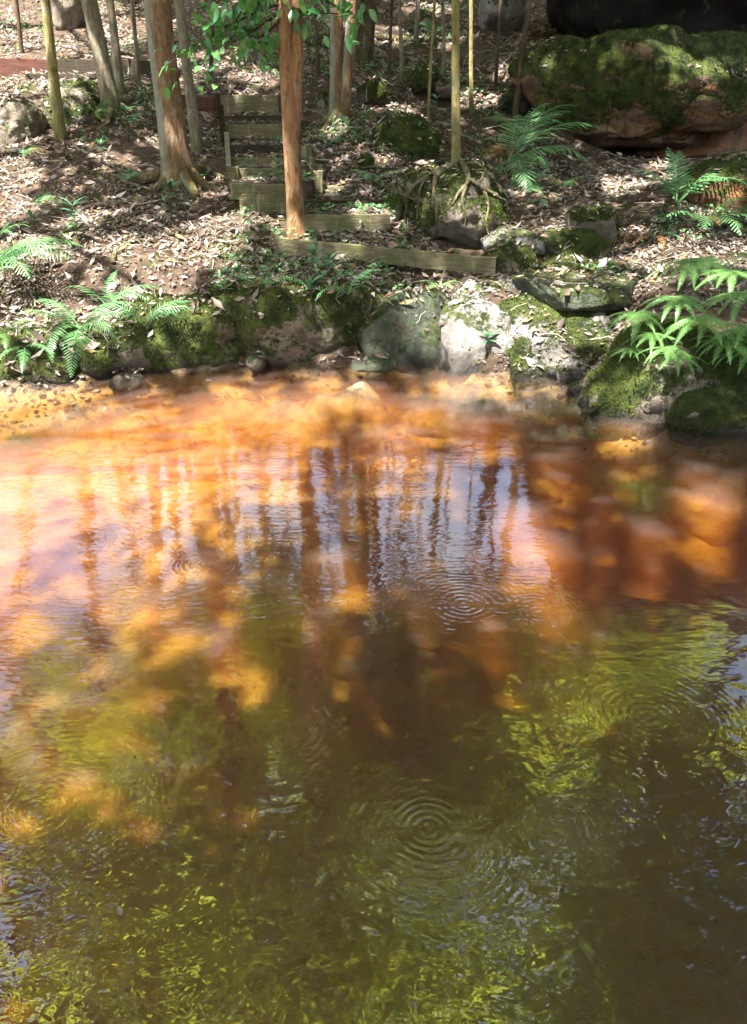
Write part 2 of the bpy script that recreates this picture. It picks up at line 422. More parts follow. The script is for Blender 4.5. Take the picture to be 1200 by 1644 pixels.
for x, y, z in [(-3.6, 3.0, 0), (-3.4, 1.0, 0), (2.9, 3.0, 0), (2.8, 1.2, 0), (-4.6, 3.0, .5), (-4.6, 0.5, .4), (4.2, 3.0, .6), (4.2, 0.5, .5),
                (-2, .55, 0), (0, .45, 0), (2, .5, 0), (-2, -.3, .12), (0, -.3, .1), (2, -.3, .12), (-3, -3, .6), (0, -3, .5), (3, -3, .6), (-6, -3, 1), (6, -3, 1.2),
                (-2.6, 4, -.22), (-2.4, 2.4, -.3), (-1.2, 3.9, -.22), (-1.2, 2.8, -.28), (-1.1, 1.6, -.36), (0, 4.0, -.24), (0, 3.0, -.32), (0, 2.0, -.42), (0, 1.2, -.42),
                (1.2, 3.9, -.32), (1.2, 3.0, -.62), (1.3, 2.0, -.75), (1.9, 3.4, -.45), (2.1, 2.2, -.5), (.6, 1.2, -.6), (-.8, 1.1, -.5),
                (-7, 4, 1.2), (-7, 8, 2.0), (-7, 12, 3.1), (7, 4, 1.5), (7, 7, 1.8), (7, 10, 2.2), (7.5, 14, 3.6), (-7.5, 15, 4.1)]:
    ctrl.append(np.array([x, y, z], float))
ctrl = np.array(ctrl)
def _k(r2): return 0.5 * r2 * np.log(r2 + 1e-9)
_n = len(ctrl)
_A = np.zeros((_n + 3, _n + 3))
_r2 = ((ctrl[:, None, :2] - ctrl[None, :, :2]) ** 2).sum(-1)
_A[:_n, :_n] = _k(_r2) + 0.02 * np.eye(_n)
_A[:_n, _n] = 1; _A[:_n, _n + 1:] = ctrl[:, :2]; _A[_n, :_n] = 1; _A[_n + 1:, :_n] = ctrl[:, :2].T
_w = np.linalg.solve(_A, np.concatenate([ctrl[:, 2], np.zeros(3)]))
def G(xy, rough=True):
    xy = np.atleast_2d(np.asarray(xy, float))
    q = np.stack([np.clip(xy[:, 0], -7.5, 7.5), np.clip(xy[:, 1], -3, 14.5)], 1)
    z = np.zeros(len(q))
    for s in range(0, len(q), 20000):
        c = q[s:s + 20000]
        r2 = ((c[:, None] - ctrl[None, :, :2]) ** 2).sum(-1)
        z[s:s + 20000] = _k(r2) @ _w[:_n] + _w[_n] + c @ _w[_n + 1:]
    z += 0.5 * np.clip(xy[:, 1] - 14.5, 0, 12) + 0.05 * np.clip(xy[:, 1] - 26.5, 0, 200)
    z += 0.10 * np.clip(np.abs(xy[:, 0]) - 7.5, 0, 30)
    if rough:
        p3 = np.column_stack([xy, np.zeros(len(xy))])
        z += 0.05 * fbm(p3 * 1.7, 4, 3) + 0.02 * fbm(p3 * 7, 3, 9)
    return z
def Gz(x, y): return float(G([[x, y]])[0])

def axis(lo, hi, step, far):
    a = list(np.arange(lo, hi + 1e-6, step)); s = step
    left, right = [], []
    v = lo; w = hi
    while v > -far: s *= 1.35; v -= s; left.append(v)
    s = step
    while w < far: s *= 1.35; w += s; right.append(w)
    return np.array(left[::-1] + a + right)
gx = axis(-6.6, 6.6, 0.075, 150); gy = axis(-1.0, 15.2, 0.075, 150)
XX, YY = np.meshgrid(gx, gy)
GV = np.column_stack([XX.ravel(), YY.ravel(), G(np.column_stack([XX.ravel(), YY.ravel()]))])
nx, ny = len(gx), len(gy)
ii = (np.arange(ny - 1)[:, None] * nx + np.arange(nx - 1)[None, :]).ravel()
GF = np.stack([ii, ii + 1, ii + 1 + nx, ii + nx], 1)
below = (GV[GF][:, :, 2].max(1) < -0.02) & (GV[GF][:, :, 1].mean(1) > 0.2)
def sub(Fs):
    u, inv = np.unique(Fs, return_inverse=True)
    return GV[u], inv.reshape(Fs.shape)
v, f = sub(GF[~below]); tag(link('ground', mk_mesh('ground', v, f, M['ground'])), 'leaf-strewn forest slope rising behind the pool', kind='structure')
v, f = sub(GF[below]); tag(link('pool_bed', mk_mesh('pool_bed', v, f, M['bed'])), 'sandy bed of the tannin-stained pool', kind='structure')
inb = (GV[GF][:, :, 1].mean(1) < 15.2) & (GV[GF][:, :, 1].mean(1) > 4) & (np.abs(GV[GF][:, :, 0].mean(1)) < 7)
u = GF[inb]; uu, inv = np.unique(u, return_inverse=True)
solid(GV[uu], inv.reshape(u.shape))

# water: a closed body of tinted water with a rippled surface
def wp(px, py): p = PZ(px, py, 0); return p[0], p[1]
rings = []
for px, py, lam, amp, L in [(745, 970, .026, .0007, .14), (868, 985, .024, .0008, .07), (955, 968, .020, .0004, .06), (440, 1175, .022, .0007, .10), (215, 1085, .026, .0004, .10),
                            (690, 1330, .022, .0006, .14), (60, 1300, .020, .0004, .22), (1040, 1150, .024, .0005, .18), (330, 905, .024, .0004, .10), (560, 1090, .022, .0004, .10), (900, 1330, .022, .0004, .12)]:
    rings.append((*wp(px, py), lam, amp * .5, L))
M['water'] = mat_water(rings)
wb = np.array([[x, y, z] for z in (-1.6, 0.0) for y in (0.05, 7.2) for x in (-5.2, 4.9)])
wf = [(0, 2, 3, 1), (4, 5, 7, 6), (0, 1, 5, 4), (2, 6, 7, 3), (0, 4, 6, 2), (1, 3, 7, 5)]
tag(link('water', mk_mesh('water', wb, wf, M['water'], False)), 'rippled tea-brown pool water reflecting trees', kind='structure')

# ------------------------------------------------------------------ rocks
_ico = {}
def ico(sub):
    if sub not in _ico:
        bm = bmesh.new(); bmesh.ops.create_icosphere(bm, subdivisions=sub, radius=1.0)
        bm.verts.ensure_lookup_table()
        _ico[sub] = (np.array([v.co[:] for v in bm.verts]), np.array([[v.index for v in f.verts] for f in bm.faces])); bm.free()
    return _ico[sub]
def vnormals(V, Fs):
    n = np.cross(V[Fs[:, 1]] - V[Fs[:, 0]], V[Fs[:, 2]] - V[Fs[:, 0]])
    N = np.zeros_like(V)
    for k in range(3): np.add.at(N, Fs[:, k], n)
    return N / (np.linalg.norm(N, axis=1, keepdims=True) + 1e-12)
def tufts(V, Fs, moss, count, size, rng):
    T = V[Fs]; nr = np.cross(T[:, 1] - T[:, 0], T[:, 2] - T[:, 0]); ar = np.linalg.norm(nr, axis=1)
    nr = nr / (ar[:, None] + 1e-12); w = ar * np.clip(moss[Fs].mean(1) - 0.35, 0, 1) * (nr[:, 1] < 0.5)
    if w.sum() <= 0: return None
    idx = rng.choice(len(Fs), count, p=w / w.sum())
    a, b = rng.random((2, count)); m = a + b > 1; a[m] = 1 - a[m]; b[m] = 1 - b[m]
    p = T[idx, 0] + a[:, None] * (T[idx, 1] - T[idx, 0]) + b[:, None] * (T[idx, 2] - T[idx, 0])
    d = nr[idx] + rng.normal(0, 0.55, (count, 3)); d /= np.linalg.norm(d, axis=1, keepdims=True)
    s = np.cross(d, rng.normal(0, 1, (count, 3))); s /= np.linalg.norm(s, axis=1, keepdims=True)
    L = size * rng.uniform(0.5, 1.5, count)[:, None]
    V2 = np.stack([p - 0.3 * L * s, p + 0.3 * L * s, p + d * L], 1).reshape(-1, 3)
    return V2, np.arange(count * 3).reshape(-1, 3)
def rock_shape(size, seed, n=3.0, amp=0.12, sub=4, strata=0.0, moss=0.3, taper=0.0, over=0.0, facets=16):
    V0, Fs = ico(sub)
    p = V0 / ((np.abs(V0) ** n).sum(1, keepdims=True) ** (1 / n))
    s = np.array(size, float) / 2; p = p * s
    k = 1.0 / (s.mean() * 1.1)
    fr = np.random.default_rng(seed + 900)
    for _ in range(facets):
        nd = fr.normal(0, 1, 3); nd /= np.linalg.norm(nd); c = np.linalg.norm(nd * s) * fr.uniform(.72, .97)
        ex = p @ nd - c; p = p - np.where(ex > 0, ex, 0)[:, None] * nd * .92
    d = fbm(p * k * 1.3 + seed * 3.7, 4, seed) * amp * 2.2 * s.mean()
    d += fbm(p * k * 5 + seed, 4, seed + 5, 0.6) * amp * 0.55 * s.mean()
    cr = np.abs(fbm(p * k * 1.9 + seed * 1.3, 3, seed + 11)); d -= amp * 0.8 * s.mean() * np.clip(0.10 - cr, 0, 1) / 0.10 * 0.5
    p = p + V0 * d[:, None]
    if strata:
        lz = p[:, 2] * strata + 0.6 * fbm(p * 0.8, 2, seed + 2)
        o = np.stack([np.zeros(len(p)), np.zeros(len(p)), lz], 1)
        w = vnoise(np.column_stack([np.zeros(len(p)), np.zeros(len(p)), lz]), seed + 8)
        p[:, :2] *= (1 + 0.12 * w)[:, None]
    t = p[:, 2] / s[2]
    p[:, :2] *= (1 - taper * np.clip(t, -1, 1))[:, None]
    p[:, 1] -= over * p[:, 2]
    N = vnormals(p, Fs)
    ms = np.clip(moss + 0.12 + 0.38 * N[:, 2] + 0.85 * fbm(p * 2.6 + seed, 5, seed + 21, 0.65), 0, 1)
    return p, Fs, ms
def rock(name, label, c, size, seed, mat='rock', cat='rock', group=None, tuft=0, tsize=0.013, lie=True, **kw):
    p, Fs, ms = rock_shape(size, seed, **kw)
    base = np.array([c[0], c[1], c[2] - size[2] / 2])
    q = p + np.array([0, 0, size[2] / 2])
    me = mk_mesh(name, q, Fs, M[mat])
    at = me.attributes.new('moss', 'FLOAT', 'POINT'); at.data.foreach_set('value', ms.astype(np.float32))
    o = tag(link(name, me, None, base), label, cat, group)
    if tuft:
        r = tufts(q, Fs, ms, tuft, tsize, np.random.default_rng(seed))
        if r: tag(link('moss', mk_mesh('moss', r[0], r[1], M['tuft'], False), o), kind='stuff')
    if lie: solid(q + base, Fs)
    return o
def rockpx(name, label, box, Y, thick, seed, sink=0.0, **kw):
    x0, y0, x1, y1 = box
    c = P((x0 + x1) / 2, (y0 + y1) / 2, Y); s = scale_at(c)
    w, h = (x1 - x0) / s, (y1 - y0) / s * 1.02 + sink
    c = c + np.array([0, thick * 0.42, -sink / 2])
    return rock(name, label, c, (w, thick, h), seed, **kw)

# pool bank, left to right
rockpx('bank_rock', 'low mossy bank rock half buried in litter left of the long mossy bank', (140, 492, 400, 606), 5.62, .8, 11, .15, facets=7, moss=.42, n=2.6, sub=5, tuft=9000, amp=.16)
rockpx('bank_rock', 'long dark moss covered bank rock below the seedling and bottom plank', (310, 474, 632, 600), 5.72, .8, 12, .15, facets=7, moss=.48, n=3.6, sub=5, tuft=14000, amp=.13)
rockpx('rock_slab', 'smooth grey green upright rock slab between the mossy bank and pale boulder', (570, 474, 722, 596), 5.80, .5, 13, .1, facets=6, mat='rock_green', moss=.12, n=8, amp=.05, sub=5)
rockpx('pale_boulder', 'rounded pale sunlit boulder at the pool edge beside the green slab', (676, 478, 890, 608), 5.64, .9, 14, .2, facets=8, mat='rock_pale', moss=.08, n=3.4, amp=.15, over=-.55, sub=5, tuft=500)
rockpx('grey_boulder', 'broad smooth grey boulder with mossy right flank at the pool edge', (790, 500, 1035, 645), 5.42, .9, 15, .15, facets=7, mat='rock_pale', moss=.26, n=2.7, amp=.09, over=-.6, sub=5, tuft=5000)
rockpx('rock_ledge', 'thin flat rock ledge casting a dark gap over the grey boulder', (835, 462, 1075, 500), 5.70, 1.0, 16, .0, mat='rock_green', moss=.12, n=5, amp=.05, sub=5)
rockpx('stepped_rock', 'mossy stepped rock at the right end of the long bottom plank', (772, 398, 878, 482), 6.45, .7, 17, .1, moss=.42, n=4, amp=.12, sub=5, tuft=4500)
rockpx('stepped_rock', 'low mossy rock step above the litter covered ledge', (860, 420, 1050, 478), 6.55, .7, 18, .1, moss=.28, n=4, amp=.12, sub=5, tuft=3500)
rockpx('stepped_rock', 'flat topped rock step with dark mossy face below the small green boulder', (862, 378, 1000, 440), 6.95, .7, 19, .1, moss=.33, n=4.5, amp=.10, sub=5, tuft=3000)
rockpx('stepped_rock', 'pale flat rock catching sun in front of the root covered boulder', (770, 372, 880, 410), 6.95, .6, 20, .05, mat='rock_pale', moss=.10, n=4, amp=.08, sub=4)
rockpx('mossy_bank', 'dark mossy bank mound under the umbrella ferns at the right edge of the pool', (945, 560, 1400, 722), 4.50, 1.05, 21, .25, facets=7, moss=.36, n=2.5, amp=.12, sub=5, tuft=12000, taper=.1)
rockpx('mossy_bank', 'low dark mossy rock at the waterline in the right corner of the bank', (1090, 618, 1330, 722), 4.36, .8, 27, .2, moss=.40, n=3, amp=.14, sub=5, tuft=5000, facets=7)
rockpx('flat_stone', 'flat grey green stone just breaking the water near the far bank', (562, 582, 648, 598), 5.3, .28, 22, .03, mat='rock_green', moss=-.1, n=2.4, amp=.08, sub=4)
rockpx('small_stone', 'small wet stone at the waterline under the hanging left fern', (170, 598, 226, 628), 5.25, .2, 23, .05, moss=.1, n=2.4, sub=3)
rockpx('small_stone', 'small dark stone at the waterline between the two mossy bank rocks', (392, 572, 425, 594), 5.5, .2, 24, .05, moss=.1, n=2.4, sub=3)
rockpx('bank_rock', 'dark undercut bank rock at the left edge below the ferns', (-90, 540, 140, 634), 5.28, .8, 25, .15, facets=7, mat='rock', moss=.30, n=3, sub=5, tuft=3500, amp=.15)
rockpx('bank_rock', 'low dark bank rock under the hanging fern', (70, 552, 250, 622), 5.42, .7, 26, .15, facets=7, mat='rock', moss=.28, n=3, sub=4, tuft=2500, amp=.15)
# hillside
rockpx('root_boulder', 'large mossy boulder gripped by the roots of the slim olive tree', (630, 278, 835, 390), 7.15, 1.1, 31, .15, facets=7, moss=.40, n=3, amp=.13, sub=5, tuft=12000)
rockpx('mossy_boulder', 'small bright green boulder on the litter right of the root covered boulder', (922, 328, 1012, 392), 7.1, .55, 32, .05, moss=.46, n=2.8, amp=.13, sub=4, tuft=3500)
rockpx('mossy_boulder', 'long mossy boulder with shaded underside right of the double trunk tree', (592, 190, 712, 252), 8.7, .8, 33, .08, moss=.42, n=2.8, amp=.13, sub=5, tuft=6000)
rockpx('mossy_boulder', 'small square mossy block on the slope behind the double trunk tree', (572, 126, 622, 162), 9.8, .35, 34, .05, moss=.42, n=4, amp=.08, sub=4, tuft=1500)
rockpx('mossy_boulder', 'rounded dark mossy rock high on the slope beside thin saplings', (658, 100, 708, 148), 10.3, .45, 35, .05, moss=.40, n=2.6, amp=.13, sub=4, tuft=1500)
rockpx('mossy_boulder', 'tiny yellow green mossy stone on the litter below the long mossy boulder', (572, 249, 602, 268), 8.2, .18, 36, .03, moss=.6, n=2.6, sub=3, tuft=500)
rockpx('mossy_boulder', 'small rounded green stone at the right end of the lower step', (612, 314, 652, 348), 7.25, .3, 37, .05, moss=.52, n=2.4, sub=4, tuft=900)
rockpx('mossy_boulder', 'dark wedge shaped mossy boulder behind the thin left tree', (55, 135, 166, 226), 9.25, .9, 38, .1, moss=.20, n=2.8, amp=.16, sub=5, tuft=3500, taper=.25)
rockpx('mossy_boulder', 'dark boulder cut by the left edge of the picture', (-60, 165, 52, 245), 8.7, .8, 39, .1, moss=.15, n=2.8, amp=.15, sub=5, tuft=2500)
rockpx('mossy_boulder', 'dark mossy hump at the top left behind the timber wall', (72, -30, 132, 48), 12.6, .9, 40, .1, mat='rock', moss=.15, n=2.6, amp=.14, sub=4, tuft=800)
rockpx('leaning_rock', 'sunlit lichen rock with orange underside at the right edge', (1120, 262, 1330, 400), 7.3, 1.2, 41, .05, mat='rock_iron', moss=.3, n=2.8, amp=.12, sub=5, tuft=2500, over=.35)
rockpx('bare_rock', 'pale rock face at the top centre beyond the thin saplings', (768, -40, 850, 40), 12.6, .8, 42, .1, mat='rock_pale', moss=.05, n=3.5, amp=.1, sub=4)
for (b, Y, sd_, lb) in [((500, 150, 545, 180), 9.9, 43, 'small mossy rock left of the double trunk tree'), ((655, 15, 700, 40), 13.2, 44, 'small dark rock at the top right of centre on the sunlit slope'),
                        ((700, 128, 735, 150), 10.2, 45, 'low mossy rock behind the slim olive tree'), ((480, 70, 545, 100), 11.7, 46, 'dark mossy rock under the fallen pole behind the orange tree')]:
    rockpx('mossy_boulder', lb, b, Y, .4, sd_, .05, moss=.35, n=2.6, sub=4, tuft=900)
# the overhang top right
rockpx('overhang_boulder', 'huge mossy boulder lying under the dark overhang at the top right', (838, 60, 1330, 215), 9.5, 2.2, 51, .0, mat='rock_sand', moss=.60, n=4, amp=.10, sub=6, tuft=14000, tsize=.018, over=.22, strata=2.2)
rockpx('overhang_boulder', 'low mossy slab in the dark crevice below the huge boulder', (905, 178, 1180, 238), 9.75, 1.2, 52, .0, mat='rock_sand', moss=.22, n=2.8, amp=.10, sub=5, tuft=3000)
rockpx('overhang_boulder', 'rust stained rock shelf beneath the huge mossy boulder at the right edge', (1030, 170, 1340, 262), 10.05, 1.3, 53, .0, mat='rock_iron', moss=-.2, n=3, amp=.09, sub=5, strata=3)
rock('rock_overhang', 'shaded cliff overhang filling the top right corner', (5.1, 12.4, 3.6), (5.6, 3.2, 5.6), 54, mat='rock_dark', n=4, amp=.11, sub=6, moss=-.3, over=.30, lie=False)
rockpx('overhang_boulder', 'shaded buttress rock behind the tall fern left of the cave', (790, 150, 930, 300), 10.0, 1.2, 55, .1, mat='rock_dark', moss=.05, n=2.8, amp=.14, sub=5, tuft=1500)
# boulders under the water
sub_rocks = [(870, 895, 190, .30, 'rounded orange boulder lit by the sun under the brown water right of centre'), (850, 772, 190, .20, 'low submerged boulder near the pale sun spot right of centre'),
             (250, 1370, 170, .38, 'submerged reddish boulder at the lower left of the pool'), (690, 1480, 160, .40, 'submerged orange boulder near the bottom edge of the picture'),
             (170, 1170, 260, .25, 'broad submerged orange shelf at the left of the pool'), (500, 690, 330, .14, 'long low submerged ridge in front of the far bank'),
             (1080, 1030, 260, .40, 'large dark boulder deep under the water at the right'), (610, 1040, 200, .25, 'submerged brown boulder in the middle of the pool'), (40, 1420, 120, .35, 'submerged reddish boulder at the lower left corner'),
             (330, 800, 260, .22, 'broad submerged stone in the sunlit water left of centre'), (1150, 830, 160, .25, 'submerged orange stone at the right edge of the pool'), (740, 660, 200, .1, 'shallow submerged yellow stone below the pale boulder'), (60, 650, 160, .1, 'shallow submerged yellow stone at the left edge of the water'),
             (900, 1240, 150, .45, 'small submerged stone below the ring ripples'), (1185, 1420, 120, .45, 'submerged stone at the lower right edge')]
for k, (px, py, wpx, dep, lb) in enumerate(sub_rocks):
    p = PZ(px, py, -dep); w = wpx / scale_at(p)
    rock('submerged_rock', lb, (p[0], p[1] + w * .25, -dep - w * .15), (w, w * .8, w * .36), 70 + k, mat='rock_wet', cat='rock', group='boulders under the water', moss=-.4, n=2.3, amp=.24, sub=4, lie=False)

# ------------------------------------------------------------------ timber steps and walls
def board(parent, name, a, b, hgt, thick, mat, off, bottom_ext=0.0, seed=0):
    """a plank: a and b are the top front corners, hanging down hgt, thick going back"""
    a = np.asarray(a, float); b = np.asarray(b, float); d = b - a; L = np.linalg.norm(d); d /= L
    bk = np.array([-d[1], d[0], 0]); bk /= np.linalg.norm(bk)
    n = 10; rng = np.random.default_rng(seed)
    V = []; bev = 0.006
    prof = [(0, -hgt), (0, -bev), (bev, 0), (thick - bev, 0), (thick, -bev), (thick, -hgt)]
    for i in range(n + 1):
        c = a + d * L * i / n; w = rng.normal(0, .0025, 2)
        for q, (y, z) in enumerate(prof):
            V.append(c + bk * (y + w[0]) + np.array([0, 0, z + (w[1] if z > -hgt / 2 else 0)]) + rng.normal(0, .0012, 3))
    k = len(prof); Fs = []
    for i in range(n):
        for q in range(k):
            q2 = (q + 1) % k
            Fs.append((i * k + q, (i + 1) * k + q, (i + 1) * k + q2, i * k + q2))
    Fs.append(tuple(range(k))); Fs.append(tuple(n * k + q for q in range(k - 1, -1, -1)))
    V = np.array(V)
    me = mk_mesh(name, V - off, Fs, M[mat], False)
    o = link(name, me, parent)
    solid(V, Fs)
    return o
def plankpx(parent, off, name, x0, ya, x1, yb, hpx, Y0, Y1=None, mat='timber', thick=.05, ext=.04, seed=0):
    a, b = P(x0, ya, Y0), P(x1, yb, Y1 or Y0)
    h = hpx / scale_at(a) + ext
    return board(parent, name, a, b, h, thick, mat, off, seed=seed)
TREAD = []
def earth(parent, off, x0, x1, py, Y0, Y1, seed):   # packed litter behind a riser
    a, b = P(x0, py, Y0), P(x1, py, Y0); z = a[2] - .012
    n, m = 14, 6; V = []
    for j in range(m + 1):
        for i in range(n + 1):
            V.append((a[0] + (b[0] - a[0]) * i / n, Y0 + .045 + (Y1 - Y0 - .03) * j / m, z))
    V = np.array(V); V[:, 2] += .012 * fbm(V * 9, 3, seed)
    V = np.concatenate([V, V * np.array([1, 1, 0]) + np.array([0, 0, z - .3])]); k = (n + 1) * (m + 1)
    Fs = [(j * (n + 1) + i, j * (n + 1) + i + 1, (j + 1) * (n + 1) + i + 1, (j + 1) * (n + 1) + i) for j in range(m) for i in range(n)]
    per = [i for i in range(n + 1)] + [j * (n + 1) + n for j in range(1, m + 1)] + [m * (n + 1) + i for i in range(n - 1, -1, -1)] + [j * (n + 1) for j in range(m - 1, 0, -1)]
    for q in range(len(per)):
        r = per[(q + 1) % len(per)]; Fs.append((per[q], per[q] + k, r + k, r))
    o = link('tread', mk_mesh('tread', V - off, Fs, M['ground']), parent); t0 = len(SOLID_F); solid(V, Fs); TREAD.append((t0, len(SOLID_F)))
off = P(470, 400, 6.8); off[2] = Gz(off[0], off[1])
st = thing('timber_steps', off, 'weathered timber steps climbing the slope behind the orange tree', 'steps')
RB = lambda *a, **k: plankpx(st, off, 'riser_board', *a, **k)
o = RB(439, 381, 797, 415, 25, 6.78, 6.42, ext=.0, seed=1); o['label'] = 'long bottom plank sloping down to the right'
RB(485, 346, 627, 343, 24, 6.98, 7.02, ext=.0, seed=2)
earth(st, off, 488, 622, 345, 7.0, 7.4, 3)
RB(488, 321, 628, 322, 15, 7.38, mat='timber_dark', seed=3)
earth(st, off, 470, 600, 321, 7.38, 7.75, 4)
RB(519, 298, 570, 301, 19, 7.72, mat='timber', seed=4)
RB(462, 297, 522, 297, 16, 7.75, mat='timber_dark', seed=14)
o = RB(369, 294, 470, 297, 17, 7.42, seed=5); o = RB(384, 311, 470, 314, 25, 7.39, ext=.02, seed=6)
earth(st, off, 372, 500, 293, 7.42, 7.85, 5)
RB(380, 270, 492, 271, 18, 7.85, seed=7); RB(363, 267, 382, 268, 26, 7.80, seed=8)
RB(486, 276, 518, 276, 18, 7.88, seed=9)
earth(st, off, 380, 492, 269, 7.85, 8.2, 6)
RB(366, 253, 486, 253, 15, 8.22, seed=10)
earth(st, off, 366, 482, 252, 8.22, 8.55, 7)
RB(366, 233, 482, 233, 17, 8.58, mat='timber_dark', seed=11)
earth(st, off, 366, 480, 232, 8.58, 9.15, 8)
RB(358, 199, 478, 200, 15, 9.2, seed=12)
earth(st, off, 360, 476, 198, 9.2, 9.5, 9)
RB(374, 185, 474, 186, 13, 9.55, mat='timber_dark', seed=13)
earth(st, off, 356, 474, 184, 9.55, 9.9, 10)
RB(346, 152, 446, 153, 31, 9.95, seed=15)
RB(290, 152, 346, 158, 26, 10.0, mat='timber_red', seed=16)
RB(480, 233, 501, 236, 32, 8.35, seed=17)
def post(x0, y0, x1, y1, Y, mat, seed):
    a = P((x0 + x1) / 2, y0, Y); s = scale_at(a); w = (x1 - x0) / s; h = (y1 - y0) / s + .15
    board(st, 'post', a - np.array([w / 2, 0, 0]), a + np.array([w / 2, 0, 0]), h, w, mat, off, seed=seed)
post(360, 212, 367, 262, 8.15, 'timber_pale', 21); post(351, 168, 358, 200, 9.15, 'timber_dark', 22)
post(497, 252, 505, 272, 8.1, 'timber', 23); post(503, 274, 518, 296, 7.66, 'timber', 24); post(344, 150, 352, 185, 9.92, 'timber_dark', 25)

off2 = P(100, 130, 11.2); off2[2] = Gz(off2[0], off2[1])
tw = thing('timber_wall', off2, 'dark red-brown timber retaining wall across the slope at the upper left', 'wall')
for (x0, ya, x1, yb, h, Y, mt, s) in [(-60, 92, 82, 95, 20, 10.75, 'timber_red', 31), (80, 94, 170, 96, 22, 10.75, 'timber_dark', 32), (166, 93, 243, 97, 34, 10.7, 'timber_dark', 33), (40, 118, 160, 120, 16, 10.55, 'timber_dark', 34), (-60, 140, 60, 150, 12, 10.1, 'timber_dark', 35)]:
    plankpx(tw, off2, 'sleeper', x0, ya, x1, yb, h, Y, mat=mt, thick=.12, ext=.1, seed=s)

# ------------------------------------------------------------------ sun gaps: where light falls through the canopy
gaps = []
def gap_ground(px, py, r):
    d = ray(px, py); lo, hi = 4.0, 16.0
    for _ in range(40):
        m = (lo + hi) / 2; p = P(px, py, m)
        if p[2] > G([[p[0], p[1]]], False)[0]: lo = m
        else: hi = m
    gaps.append((*P(px, py, lo), r * 1.3))
for px, py, r in [(20, 30, .8), (110, 70, .6), (200, 40, .8), (150, 15, .8), (60, 50, .8), (20, 80, .5), (320, 110, .35), (360, 90, .3), (420, 130, .2), (620, 55, .3), (690, 20, .4), (700, 70, .25), (560, 40, .25), (600, 170, .12), (640, 180, .12), (750, 160, .15), (820, 120, .15),
                  (230, 400, .22), (290, 400, .28), (340, 370, .2), (250, 450, .18), (370, 350, .12), (290, 500, .12), (180, 530, .12), (360, 545, .1),
                  (740, 500, .24), (760, 530, .26), (800, 550, .26), (860, 560, .22), (900, 560, .14), (720, 560, .14), (800, 395, .16), (860, 385, .14), (900, 470, .1), (1000, 300, .1), (950, 445, .12), (1060, 420, .2), (1110, 410, .25), (1180, 405, .28),
                  (1110, 385, .1), (1145, 345, .12), (1090, 285, .15), (1160, 275, .2), (1040, 460, .12), (1010, 540, .1), (1060, 610, .1), (1150, 520, .12), (600, 350, .1), (560, 300, .12), (640, 270, .12), (450, 360, .12),
                  (400, 310, .05), (425, 312, .03), (395, 165, .07), (420, 170, .04), (478, 395, .06), (570, 405, .03), (250, 230, .15), (60, 440, .12), (30, 290, .1), (190, 260, .1), (540, 210, .1), (690, 330, .07), (330, 300, .15), (130, 350, .1)]:
    gap_ground(px, py, r)
for px, py, r in [(840, 835, .10), (770, 668, .08), (620, 695, .07), (520, 882, .09), (400, 617, .14), (470, 640, .25), (560, 625, .22), (330, 640, .16), (200, 640, .16), (120, 660, .12), (640, 640, .16), (430, 660, .2), (40, 735, .15), (220, 985, .11), (1160, 770, .13), (1000, 668, .13), (1150, 800, .10),
                  (130, 1085, .12), (330, 1010, .05), (30, 630, .13), (890, 735, .09), (760, 610, .25), (870, 880, .10), (300, 760, .09), (420, 745, .09), (690, 650, .12)]:
    p = PZ(px, py, 0); gaps.append((*p, r * (.85 if r < .15 else 1)))
for q in [(1120, 80, 9.3, .12), (1095, 60, 9.3, .1), (1150, 75, 9.4, .05), (1060, 250, 8.9, .1)]: gaps.append((*P(*q[:3]), q[3]))
_g = []
for x, y, z, r in gaps:
    for _ in range(4):
        a, q = random.uniform(0, 6.28), r * random.uniform(0, .75)
        _g.append((x + q * math.cos(a), y + q * math.sin(a), z, r * random.uniform(.4, .75)))
gaps = np.array(_g)
def keep_mask(pos, extra):
    k = np.ones(len(pos), bool)
    for g in gaps:
        v = pos - g[:3]; t = v @ SUN
        d = np.linalg.norm(v - t[:, None] * SUN, axis=1)
        k &= ~((t > 0.8) & (d < g[3] + extra * 0.35))
    return k

# ------------------------------------------------------------------ leaf builders
def frames(n, rng, tilt):
    az = rng.uniform(0, 2 * np.pi, n)
    nrm = np.column_stack([rng.normal(0, tilt, n), rng.normal(0, tilt, n), np.ones(n)]); nrm /= np.linalg.norm(nrm, axis=1, keepdims=True)
    t = np.column_stack([np.cos(az), np.sin(az), np.zeros(n)]); t -= nrm * (t * nrm).sum(1, keepdims=True); t /= np.linalg.norm(t, axis=1, keepdims=True)
    return t, np.cross(nrm, t), nrm
def leaf2(pos, rng, L, W, tilt):
    n = len(pos); t, b, u = frames(n, rng, tilt)
    L = L[:, None]; W = W[:, None]
    V = np.stack([pos - t * L / 2, pos + b * W / 2 + t * L * .02 + u * W * .12, pos + t * L / 2 - u * L * .1, pos - b * W / 2 + t * L * .02 + u * W * .12], 1).reshape(-1, 3)
    k = np.arange(n)[:, None] * 4
    return V, np.concatenate([k + np.array([[0, 1, 2]]), k + np.array([[0, 2, 3]])])
CROWN_TOTAL = [0]
def crown_leaves(centres, radii, per, rng, L=.22):
    pos = []
    for c, r in zip(centres, radii):
        m = int(per * r * r)
        q = rng.normal(0, 1, (m, 3)); q /= np.linalg.norm(q, axis=1, keepdims=True); q *= (rng.random((m, 1)) ** .45)
        pos.append(c + q * np.array([r, r, r * .55]))
    pos = np.concatenate(pos)
    l = rng.uniform(.6, 1.25, len(pos)) * L
    k = keep_mask(pos, L)
    pos, l = pos[k], l[k]
    CROWN_TOTAL[0] += len(pos)
    return leaf2(pos, rng, l, l * .5, .55)

